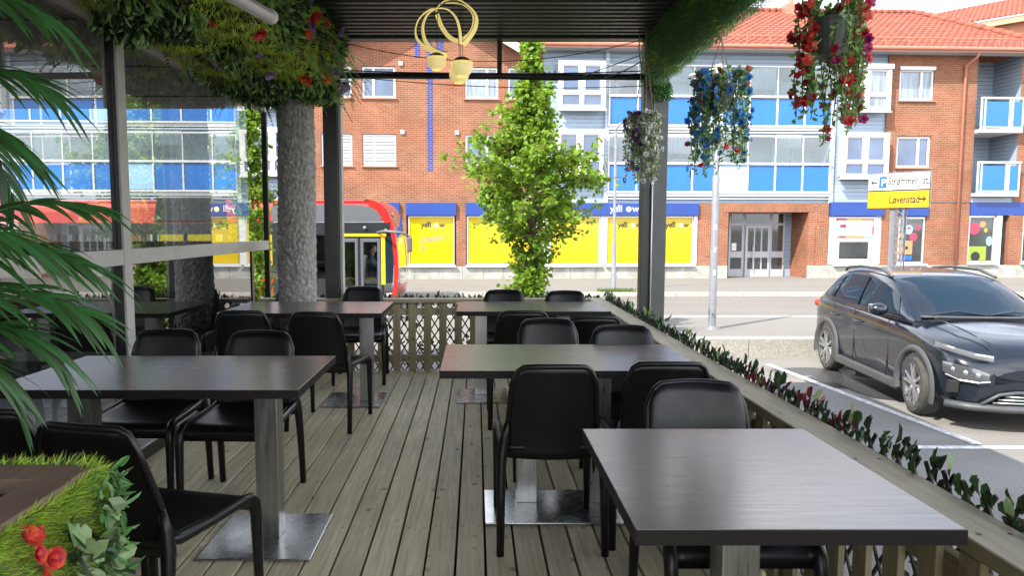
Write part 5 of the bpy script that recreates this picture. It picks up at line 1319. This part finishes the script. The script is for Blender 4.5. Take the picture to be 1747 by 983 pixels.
for (y, s) in ((SY, 1), (FY, -1)):
    pts = [(0, 1.5), (0, 1.88), (.03, 1.97), (.09, 2.03), (.2, 2.065)]
    for (a, b) in zip(pts[:-1], pts[1:]): q.poly([(XL, y + s * a[0], a[1]), (-2.62, y + s * a[0], a[1]), (-2.62, y + s * b[0], b[1]), (XL, y + s * b[0], b[1])])
q.build('cant_rail', 'bus_red', bus, smooth=True)
# front: curved strip from roof to bumper, red above, windscreen, red below
def strip(zlo, zhi, name, mt, y0=SY, y1=FY, push=0.):
    q = MB(); pr = [p for p in prof if zlo <= p[1] <= zhi]; n = 10
    ys = [y0 + (y1 - y0) * i / n for i in range(n + 1)]
    for (a, b) in zip(pr[:-1], pr[1:]):
        for (u, v) in zip(ys[:-1], ys[1:]):
            cu = lambda y: .10 * (1 - ((y - 18.75) / 1.25) ** 2) + push
            q.poly([(a[0] + cu(u), u, a[1]), (a[0] + cu(v), v, a[1]), (b[0] + cu(v), v, b[1]), (b[0] + cu(u), u, b[1])])
    return q.build(name, mt, bus, smooth=True)
strip(1.66, 2.1, 'front_cap', 'bus_red'); strip(-.4, .06, 'front_bumper', 'bus_red')
strip(.0, 1.72, 'windscreen', 'bus_glass', SY + .12, FY - .12); strip(.0, 1.72, 'screen_pillar', 'bus_red', SY, SY + .12, .002); strip(.0, 1.72, 'screen_pillar', 'bus_red', FY - .12, FY, .002)
P3 = lambda u, v, d: (u, d, v)
up = [p for p in prof if p[1] > 1.48]; lo = [p for p in prof if p[1] <= 1.52]
MB().prism([(-2.62, 1.5), (-2.62, 2.06)] + up + [(-2.1, 1.5)], SY - .004, SY + .03, P3).build('front_corner', 'bus_red', bus)
MB().prism([(p[0], p[1]) for p in lo] + [(p[0] - .10, p[1]) for p in reversed(lo)], SY - .004, SY + .03, P3).build('front_corner', 'bus_red', bus)
# black roof pod panel, trim strips, doors
pod = [(XL, 1.55), (-2.32, 1.55), (-2.30, 1.62), (-2.42, 1.80), (-2.62, 1.90), (-2.95, 1.945), (-4.9, 1.95), (-4.98, 1.9), (-5.02, 1.55)]
MB().prism(pod[1:], SY - .012, SY - .001, P3).build('roof_pod', 'bus_grey', bus); MB().prism([(-7.9, 1.5), (-6.05, 1.5), (-6.15, 2.16), (-7.8, 2.16)], SY - .02, SY + .8, P3).build('roof_pod', 'bus_black', bus, bevel=.05)
MB().box(-4.95, -2.24, SY - .02, SY, 1.505, 1.54).build('trim_strip', 'galv', bus)
MB().box(-4.95, -2.10, SY - .006, SY + .0, 1.245, 1.5).build('header_panel', 'bus_black', bus)
MB().box(-3.46, -2.20, SY - .022, SY, 1.165, 1.235).build('door_header', 'bus_yellow', bus, bevel=.01); MB().box(-2.325, -2.225, SY - .02, SY, -.02, 1.16).build('door_post', 'bus_yellow', bus, bevel=.01)
MB().prism([(-2.22, .02), (-2.05, .02), (-2.02, .5), (-2.06, 1.1), (-2.1, 1.22), (-2.22, 1.22)], SY - .008, SY - .002, P3).build('quarter_light', 'car_glass', bus)
for (a, b) in ((-3.385, -2.895), (-2.835, -2.345)):
    q = MB(); q.box(a, a + .075, SY - .015, SY + .035, -.21, 1.12); q.box(b - .075, b, SY - .015, SY + .035, -.21, 1.12); q.box(a + .075, b - .075, SY - .015, SY + .035, 1.03, 1.12); q.box(a + .075, b - .075, SY - .015, SY + .035, -.21, -.10)
    d = q.build('door_leaf', 'bus_grey', bus, bevel=.008); MB().box(a + .07, b - .07, SY + .005, SY + .011, -.12, 1.05).build('pane', 'bus_glass', d)
MB().box(-2.89, -2.84, SY - .02, SY + .03, -.21, 1.12).build('door_seal', 'bus_black', bus)
for h in wins[1:]: MB().box(h[0], h[1], SY + .01, SY + .02, h[2], h[3]).build('window_pane', 'bus_glass', bus)
MB().tube([(-2.42, SY - .02, 1.27), (-2.2, SY - .28, 1.30), (-1.75, SY - .36, 1.26), (-1.58, SY - .36, 1.14)], [.03, .035, .035, .03], 10).build('mirror_arm', 'bus_grey', bus, smooth=True)
MB().box(-1.66, -1.53, SY - .42, SY - .30, .80, 1.16).build('mirror', 'bus_grey', bus, bevel=.035, segs=3)
MB().sphere((-2.72, SY - .03, 1.38), .045, 12, 8).build('camera_dome', 'galv', bus, smooth=True)
q = MB().tube([(-2.2, SY - .01, 1.3), (-2.2, SY - .09, 1.33)], .03, 8); q.build('bracket', 'galv', bus)
for a in (-3.3, -2.76): MB().tube([(a, SY + .06, .12), (a + .2, SY + .06, .15), (a + .38, SY + .06, .08)], .018, 8).build('grab_rail', 'bus_yellow', bus, smooth=True)
MB().sphere((-4.55, SY - .01, -.02), .05, 10, 6, (1, .5, 1)).build('side_marker', 'amber', bus)
MB().box(-4.95, XL, SY, FY, -.30, -.24); q = MB().box(XL, -2.05, SY + .05, FY - .05, -.30, -.24); q.build('floor', 'bus_inside', bus)
MB().box(XL - .05, XL, SY, FY, -.3, 2.03).build('rear_panel', 'bus_red', bus)
MB().box(-3.1, -3.04, 18.5, FY - .1, -.24, .62).build('cab_partition', 'bus_grey', bus); MB().box(-2.5, -2.1, 17.9, FY - .2, -.24, .42).build('dashboard', 'bus_inside', bus, bevel=.03)
q = MB(); q.box(-3.02, -2.60, 18.7, 19.2, -.1, .04); q.box(-3.03, -2.92, 18.72, 19.18, .04, .66); q.build('driver_seat', 'bus_inside', bus, bevel=.04)
MB().tube([(-2.52 + .10 * math.sin(t), 18.95 + .21 * math.cos(t), .42 + .16 * math.sin(t)) for t in [i * math.pi / 10 for i in range(20)]], .015, 6, closed=True).build('steering_wheel', 'bus_black', bus)
for k in range(7):
    x = -5.4 - k * 1.2; q = MB(); q.box(x, x + .42, SY + .15, SY + 1.05, .0, .12); q.box(x - .06, x + .04, SY + .15, SY + 1.05, .12, .75); q.build('seat', 'bus_inside', bus, bevel=.03)
def wheel(parent, c, r, w_, tyre='tyre', rim='rim', axis='y', side=-1, spokes=10):
    q = MB().lathe([(r * .62, -w_ / 2), (r * .9, -w_ / 2), (r * .985, -w_ * .38), (r, -w_ * .2), (r, w_ * .2), (r * .985, w_ * .38), (r * .9, w_ / 2), (r * .62, w_ / 2)], 40, c, axis)
    t = q.build('wheel', tyre, parent, smooth=False)
    q = MB().lathe([(.001, side * w_ * .30), (r * .2, side * w_ * .32), (r * .5, side * w_ * .22), (r * .63, side * w_ * .44), (r * .645, side * w_ * .46), (r * .645, side * w_ * .2)], 32, c, axis); q.build('rim', rim, t, smooth=True); return t
for x in (-5.1, -11.0):
    wheel(bus, (x, SY + .13, gz(17.5) - .1 + .48), .48, .28)
    q = MB().tube([(x + .56 * math.cos(t), SY - .0, -.12 + .56 * math.sin(t) - .1) for t in [i * math.pi / 14 for i in range(15)]], .03, 8); q.build('wheel_arch', 'bus_black', bus)
# ---- the driver
def skinned(name, joints, edges, mat, parent, levels=1):
    me = bpy.data.meshes.new(name); me.from_pydata([j[:3] for j in joints], edges, []); o = bpy.data.objects.new(name, me); COL.objects.link(o)
    md = o.modifiers.new('skin', 'SKIN'); 
    for i, j in enumerate(joints): me.skin_vertices[0].data[i].radius = (j[3], j[4] if len(j) > 4 else j[3]); me.skin_vertices[0].data[i].use_root = i == 0
    s = o.modifiers.new('sub', 'SUBSURF'); s.levels = levels; s.render_levels = levels
    dg = bpy.context.evaluated_depsgraph_get(); m2 = bpy.data.meshes.new_from_object(o.evaluated_get(dg)); bpy.data.objects.remove(o, do_unlink=True)
    m2.materials.clear(); m2.materials.append(M[mat])
    for p in m2.polygons: p.use_smooth = True
    o = bpy.data.objects.new(name, m2); COL.objects.link(o)
    if parent: o.parent = parent
    return o
dr = thing('person', 'bus driver in a dark jacket sitting at the steering wheel behind the front door', 'person', (-2.8, 18.95, .04), world=False)
J = [(0, 0, .10, .15, .11), (.0, 0, .30, .14, .10), (.01, 0, .48, .17, .10), (.02, 0, .60, .06), (.04, 0, .66, .052),
     (.02, -.19, .52, .06), (.12, -.25, .31, .045), (.30, -.17, .38, .033), (.02, .19, .52, .06), (.12, .25, .31, .045), (.30, .17, .38, .033),
     (.20, -.09, .10, .08), (.42, -.10, .08, .06), (.46, -.10, -.22, .045), (.20, .09, .10, .08), (.42, .10, .08, .06), (.46, .10, -.22, .045)]
E_ = [(0, 1), (1, 2), (2, 3), (3, 4), (2, 5), (5, 6), (6, 7), (2, 8), (8, 9), (9, 10), (0, 11), (11, 12), (12, 13), (0, 14), (14, 15), (15, 16)]
skinned('body', J, E_, 'shirt', dr)
hd = MB(); hd.sphere((.06, 0, .775), .1, 20, 14, (.98, .78, 1.2)); hd.sphere((.155, 0, .765), .018, 8, 6, (1, .8, 1.4)); hd.sphere((.05, -.078, .77), .025, 8, 6, (.7, .4, 1.2)); hd.sphere((.05, .078, .77), .025, 8, 6, (.7, .4, 1.2)); hd.tube([(.035, 0, .60), (.045, 0, .70)], .05, 10)
hd.build('head', 'skin', dr, smooth=True, local=True)
MB().sphere((.035, 0, .815), .105, 18, 12, (.98, .83, .95)).build('hair', 'hair', dr, smooth=True, local=True)
for s in (-1, 1):
    h = MB().sphere((.325, s * .165, .39), .036, 10, 8, (1.1, .7, .8))
    for k in range(4): h.tube([(.345, s * .165 + (k - 1.5) * .014, .40), (.385, s * .165 + (k - 1.5) * .013, .405), (.395, s * .165 + (k - 1.5) * .013, .375)], [.009, .008, .006], 6)
    h.tube([(.32, s * .14, .40), (.355, s * .125, .415)], [.01, .008], 6); h.build('hand', 'skin', dr, smooth=True, local=True)

# ================================================================== PARKED CAR (front along local +x, its right side at -y)
hv = V((-.10, -.995, 0)).normalized()
car = thing('parked_car', 'black compact SUV parked nose towards the viewer in the bay beside the deck', 'car', (5.90, 9.04, -.70), math.atan2(hv.y, hv.x), world=False)
CS = .97
def cb(mb, name, mat, parent=car, **k):
    mb.v = [(p[0] * CS, p[1] * CS, p[2] * CS * 1.03) for p in mb.v]; return mb.build(name, mat, parent, local=True, **k)
def loft(st, name, mat, cut=None, sub=2, parent=car):
    """st: list of (x, [(y, z)...]) half sections from the bottom centre to the top centre; mirrored in y"""
    v, f = [], []; m_ = len(st[0][1]); full = 2 * m_ - 2
    for (x, sec) in st:
        ring = [(s[2] if len(s) > 2 else x, s[0], s[1]) for s in sec]
        v += ring + [(p[0], -p[1], p[2]) for p in reversed(ring[1:-1])]
    for i in range(len(st) - 1):
        for k in range(full): f.append((i * full + k, (i + 1) * full + k, (i + 1) * full + (k + 1) % full, i * full + (k + 1) % full))
    f.append(tuple(range(full))[::-1]); b = (len(st) - 1) * full; f.append(tuple(range(b, b + full)))
    v = [(p[0] * CS, p[1] * CS, p[2] * CS * 1.03) for p in v]
    me = bpy.data.meshes.new(name); me.from_pydata(v, [], f); me.update()
    o = bpy.data.objects.new(name, me); COL.objects.link(o)
    s = o.modifiers.new('sub', 'SUBSURF'); s.levels = sub; s.render_levels = sub
    tmp = []
    for (cx, cz, r) in (cut or []):
        c = MB().lathe([(.001, -1.2), (r, -1.2), (r, -.55), (.001, -.55)], 40, (0, 0, 0), 'y'); c.add([(p[0], -p[1], p[2]) for p in c.v], [tuple(reversed(g)) for g in c.f])
        c.v = [((p[0] + cx) * CS, p[1] * CS, (p[2] + cz) * CS * 1.03) for p in c.v]; co = c.build('cut', mat); tmp.append(co)
        bm_ = o.modifiers.new('b', 'BOOLEAN'); bm_.object = co; bm_.operation = 'DIFFERENCE'; bm_.solver = 'EXACT'
    dg = bpy.context.evaluated_depsgraph_get(); m2 = bpy.data.meshes.new_from_object(o.evaluated_get(dg))
    for t in tmp + [o]: bpy.data.objects.remove(t, do_unlink=True)
    m2.materials.clear(); m2.materials.append(M[mat])
    for p in m2.polygons: p.use_smooth = True
    try: m2.set_sharp_from_angle(angle=R(38))
    except Exception: pass
    o = bpy.data.objects.new(name, m2); COL.objects.link(o); o.parent = parent
    return o
def sec(w, zb, zs, zt, tuck=.0, sh=.90, crease=.008):
    return [(0, zb), (w * .80, zb), (w - .03 - tuck, zb + .06), (w - .005 - tuck * .5, zb + .28), (w - crease, (zb + zs) / 2 + .10), (w, zs - .10), (w * .982, zs - .0), (w * sh, zs + .045), (w * .55, zt - .004), (0, zt)]
BODY = [(2.10, sec(.50, .34, .58, .66, .0, .8)), (2.07, sec(.70, .26, .66, .76, .02, .84)), (1.98, sec(.82, .21, .73, .86, .02, .87)), (1.80, sec(.88, .20, .80, .93, .01)),
        (1.50, sec(.90, .20, .86, .985, 0)), (1.15, sec(.90, .20, .91, 1.03)), (.85, sec(.90, .20, .93, 1.065)), (.55, sec(.90, .20, .95, 1.06)), (0, sec(.90, .20, .965, 1.05, .01)),
        (-.7, sec(.90, .20, .985, 1.06, .01)), (-1.2, sec(.905, .20, 1.0, 1.08)), (-1.6, sec(.90, .21, 1.0, 1.08)), (-1.88, sec(.86, .25, .98, 1.06)), (-2.02, sec(.78, .33, .93, 1.02)), (-2.07, sec(.66, .42, .88, .98))]
WZ = .33
loft(BODY, 'body', 'car_paint', [(1.30, WZ, .385), (-1.30, WZ, .385)])
def csec(w0, z0, w1, z1): return [(0, z0 - .04), (w0, z0 - .04), (w0 - .005, z0), (w0 * .55 + w1 * .45, z0 * .5 + z1 * .5 + .01), (w1 + .015, z1 - .06), (w1 - .06, z1 - .012), (w1 * .5, z1 + .012), (0, z1 + .018)]
CAB = [(1.02, csec(.80, 1.00, .76, 1.04)), (.86, csec(.83, 1.0, .74, 1.12)), (.52, csec(.85, 1.0, .69, 1.31)), (.22, csec(.85, 1.0, .655, 1.45)), (-.05, csec(.855, 1.0, .645, 1.51)), (-.5, csec(.855, 1.0, .645, 1.535)),
       (-1.0, csec(.855, 1.02, .64, 1.53)), (-1.4, csec(.845, 1.03, .62, 1.49)), (-1.68, csec(.82, 1.03, .60, 1.39)), (-1.88, csec(.79, 1.03, .60, 1.20)), (-2.0, csec(.75, 1.02, .62, 1.06))]
loft(CAB, 'cabin', 'car_paint')
# glazing lies a few millimetres proud of the cabin
def cabw(x, z):
    for (a, sa), (b, sb) in zip(CAB[:-1], CAB[1:]):
        if b <= x <= a:
            t = (a - x) / (a - b); w0 = sa[2][0] * (1 - t) + sb[2][0] * t; w1 = sa[4][0] * (1 - t) + sb[4][0] * t; z0 = sa[2][1] * (1 - t) + sb[2][1] * t; z1 = sa[4][1] * (1 - t) + sb[4][1] * t
            u = max(0, min(1, (z - z0) / max(.01, z1 - z0))); return w0 + (w1 - w0) * u + .012 * math.sin(u * 3.14)
    return .7
def sidewin(pts, name, side, off=.014, mat='car_glass', th=.006, parent=car):
    # a grid patch that follows the cabin side
    q = MB(); top = pts[0]; bot = pts[1]; n = 10; g = []
    for i in range(n + 1):
        t = i / n; x0 = top[0][0] + (top[1][0] - top[0][0]) * t; z0 = top[0][1] + (top[1][1] - top[0][1]) * t + (top[2] if len(top) > 2 else 0) * math.sin(t * math.pi); x1 = bot[0][0] + (bot[1][0] - bot[0][0]) * t; z1 = bot[0][1] + (bot[1][1] - bot[0][1]) * t
        g.append([(x0 + (x1 - x0) * k / 6, z0 + (z1 - z0) * k / 6) for k in range(7)])
    for row in g:
        for (x, z) in row: q.v.append((x, side * (cabw(x, z) + off), z))
    for i in range(n):
        for k in range(6): a = i * 7 + k; q.f.append((a, a + 7, a + 8, a + 1))
    return cb(q, name, mat, parent, smooth=True)
for s in (-1, 1):
    sidewin((((.50, 1.26), (-.33, 1.435), .03), ((.72, 1.055), (-.33, 1.045))), 'window', s)
    sidewin((((-.40, 1.437), (-1.12, 1.43), .01), ((-.40, 1.045), (-1.22, 1.07))), 'window', s)
    sidewin((((-1.19, 1.425), (-1.52, 1.33), .01), ((-1.29, 1.08), (-1.62, 1.15))), 'window', s)
    sidewin((((.80, 1.035), (-1.66, 1.095), 0), ((.82, 1.02), (-1.68, 1.08))), 'window_trim', s, .018, 'bus_black')
# windscreen
def roofz(x):
    for (a, sa), (b, sb) in zip(CAB[:-1], CAB[1:]):
        if b <= x <= a: t = (a - x) / (a - b); return sa[-1][1] * (1 - t) + sb[-1][1] * t, (sa[4][0]) * (1 - t) + sb[4][0] * t
    return 1, .6
q = MB(); n, m_ = 10, 16
for i in range(n + 1):
    x = .98 - .80 * i / n; z, w_ = roofz(x)
    for k in range(m_ + 1):
        u = -1 + 2 * k / m_; q.v.append((x - .07 * abs(u) ** 2.5, u * (w_ - .03), z + .012 - .055 * abs(u) ** 3))
for i in range(n):
    for k in range(m_): a = i * (m_ + 1) + k; q.f.append((a, a + 1, a + m_ + 2, a + m_ + 1))
cb(q, 'windscreen', 'car_glass', smooth=True)
for (y0, y1) in ((.05, -.58), (.62, .08)):
    cb(MB().tube([(1.0, y0, 1.085), (.94, (y0 + y1) / 2, 1.125), (.98, y1, 1.09)], .010, 6), 'wiper', 'bus_black')
cb(MB().box(.96, 1.06, -.70, .70, 1.055, 1.075), 'cowl', 'car_clad', bevel=.01)
# bonnet creases, door seams, handles, mirrors
for s in (-1, 1):
    cb(MB().tube([(1.0, s * .60, 1.07), (1.5, s * .56, 1.015), (1.95, s * .46, .90)], [.012, .014, .010], 8, flat=.5), 'bonnet_crease', 'car_paint', smooth=True)
    for xs in ([(.62, .98), (.64, .6), (.60, .30)], [(-.36, 1.02), (-.36, .6), (-.38, .28)], [(-1.12, 1.03), (-.98, .85), (-.95, .6)]):
        cb(MB().tube([(x, s * (.893 if z < .9 else .885), z) for x, z in xs], .006, 5), 'door_seam', 'sign_black')
    for x in (-.22, -1.0):
        h = cb(MB().tube([(x + .11, s * .893, .86), (x + .08, s * .925, .862), (x - .08, s * .925, .866), (x - .11, s * .893, .868)], .014, 8), 'door_handle', 'car_paint', smooth=True)
    mr = MB().sphere((.58, s * 1.0, 1.10), .1, 16, 10, (.85, 1.15, .78)); mr = cb(mr, 'mirror', 'car_paint', smooth=True)
    cb(MB().box(.50, .515, s * 1.0 - .09, s * 1.0 + .09, 1.04, 1.16), 'mirror_glass', 'chrome', mr, bevel=.01)
    cb(MB().bar((.60, s * .84, 1.03), (.60, s * .96, 1.06), .07, .03), 'mirror_foot', 'bus_black', bevel=.008)
    # sills and wheel-arch cladding
    cb(MB().box(-.92, .92, s * .84 if s > 0 else -.915, .915 if s > 0 else -.84, .19, .30), 'sill_cladding', 'car_clad', bevel=.02)
    for cx in (1.30, -1.30):
        q = MB(); n = 26; st0, st1 = -.28, math.pi + .28
        for i in range(n + 1):
            t = st0 + (st1 - st0) * i / n
            for (r, o_) in ((.365, .88), (.385, .918), (.43, .922), (.452, .895)): q.v.append((cx + r * math.cos(t), s * o_, max(.17, WZ + r * math.sin(t))))
        for i in range(n):
            for k in range(3): a = i * 4 + k; q.f.append((a, a + 1, a + 5, a + 4))
        cb(q, 'wheel_arch', 'car_clad', smooth=True)
    cb(MB().tube([(-.0, s * .67, 1.5), (.1, s * .63, 1.47), (-.25, s * .615, 1.548), (-.9, s * .61, 1.552), (-1.35, s * .60, 1.515), (-1.45, s * .59, 1.47)][1:], .02, 8), 'roof_rail', 'car_clad', smooth=True)
    # lamps: slim strip above, clear main lamp below, air slot
    q = MB(); P_ = [(1.66, .862, .875), (1.80, .855, .868), (1.95, .79, .845), (2.055, .66, .81), (2.09, .50, .785)]
    for (x, y, z) in P_: q.v += [(x + .012, s * (y + .016), z + .012), (x + .02, s * (y + .02), z - .018), (x + .012, s * (y + .014), z - .045)]
    for i in range(4):
        for k in range(2): a = i * 3 + k; q.f.append((a, a + 1, a + 4, a + 3))
    cb(q, 'daytime_lamp', 'lamp_glass', smooth=True)
    q = MB(); P_ = [(1.84, .868, .70, .60), (1.95, .825, .70, .565), (2.03, .745, .685, .545), (2.085, .64, .655, .54), (2.105, .54, .62, .55)]
    for (x, y, za, zb_) in P_: q.v += [(x + .012, s * (y + .016), za), (x + .022, s * (y + .02), (za + zb_) / 2), (x + .018, s * (y + .014), zb_)]
    for i in range(4):
        for k in range(2): a = i * 3 + k; q.f.append((a, a + 1, a + 4, a + 3))
    hl = cb(q, 'headlight', 'lamp_dark', smooth=True)
    for (x, y, z) in ((1.975, .835, .635), (2.055, .755, .615), (2.105, .66, .598)):
        q = MB().sphere((x - .012, s * (y - .006), z), .034, 14, 10, (.7, .8, 1)); cb(q, 'projector', 'lamp_glass', hl, smooth=True)
    q = MB().tube([(1.90, s * .872, .575), (2.02, s * .79, .535), (2.105, s * .655, .525), (2.125, s * .55, .54)], .010, 6); cb(q, 'lamp_trim', 'chrome', hl)
    cb(MB().bar((1.985, s * .845, .40), (1.995, s * .84, .53), .03, .12, up=(0, 1, 0)), 'air_slot', 'sign_black', bevel=.008)
    cb(MB().sphere((-1.93, s * .80, .93), .1, 12, 8, (.55, .65, .55)), 'tail_lamp', 'red', smooth=True)
# bumper lip and lower grille with bright bars
q = MB().tube([(1.90, -.86, .27), (2.06, -.70, .27), (2.13, -.40, .265), (2.145, 0, .265), (2.13, .40, .265), (2.06, .70, .27), (1.90, .86, .27)], .05, 10, flat=.8); cb(q, 'bumper_lip', 'car_clad', smooth=True)
q = MB().tube([(2.10, -.62, .30), (2.128, -.46, .41), (2.138, -.3, .435), (2.145, 0, .44), (2.138, .3, .435), (2.128, .46, .41), (2.10, .62, .30)], .018, 8); cb(q, 'grille_frame', 'car_clad', smooth=True)
q = MB().poly([(2.128, -.52, .31), (2.15, 0, .31), (2.128, .52, .31), (2.138, .36, .41), (2.15, 0, .42), (2.138, -.36, .41)]); gr = cb(q, 'lower_grille', 'sign_black')
for (z, w_) in ((.33, .52), (.362, .47), (.394, .40)):
    cb(MB().tube([(2.13 + .006, -w_, z), (2.157, -w_ * .5, z), (2.162, 0, z), (2.157, w_ * .5, z), (2.13 + .006, w_, z)], .008, 6), 'grille_bar', 'chrome', gr, smooth=True)
q = MB().lathe([(.001, .0), (.07, .0), (.075, -.006), (.06, -.01)], 24, (0, 0, 0), 'x'); q.v = [(2.118 + p[0], p[1] * 1.2, .72 + p[2] * .65) for p in q.v]; cb(q, 'emblem', 'chrome')
cb(MB().box(-1.0, 1.0, -.80, .80, .18, .26), 'underbody', 'sign_black')
# wheels with five double spokes
def carwheel(cx, side, steer=0):
    r, w_ = .33, .215; cy_ = side * .80
    q = MB().lathe([(r * .66, -w_ / 2), (r * .90, -w_ / 2 - .002), (r * .975, -w_ * .40), (r, -w_ * .22), (r, w_ * .22), (r * .975, w_ * .40), (r * .90, w_ / 2 + .002), (r * .66, w_ / 2)], 48, (0, 0, 0), 'y')
    rim = MB().lathe([(r * .70, side * w_ * .49), (r * .725, side * w_ * .51), (r * .71, side * w_ * .3), (r * .66, -side * w_ * .3)], 48, (0, 0, 0), 'y')
    back = MB().lathe([(.001, side * w_ * .10), (r * .69, side * w_ * .10)], 40, (0, 0, 0), 'y')
    for k in range(5):
        for dv in (-.16, .16):
            a = 2 * math.pi * k / 5 + dv + .3; a2 = 2 * math.pi * k / 5 + dv * 1.35 + .3
            rim.bar((r * .12 * math.cos(a), side * w_ * .40, r * .12 * math.sin(a)), (r * .71 * math.cos(a2), side * w_ * .45, r * .71 * math.sin(a2)), .030, .034, up=(0, 1, 0))
    rim.lathe([(.001, side * w_ * .47), (r * .15, side * w_ * .46), (r * .19, side * w_ * .38)], 20, (0, 0, 0), 'y')
    rot = Matrix.Rotation(steer, 4, 'Z')
    def mv(b): b.v = [tuple(rot @ V(p) + V((cx, cy_, WZ))) for p in b.v]; return b
    t = cb(mv(q), 'wheel', 'tyre'); cb(mv(rim), 'rim', 'rim', t); cb(mv(back), 'brake_shadow_plate', 'rim_dark', t)
for s in (-1, 1): carwheel(1.30, s, R(-6)); carwheel(-1.30, s)
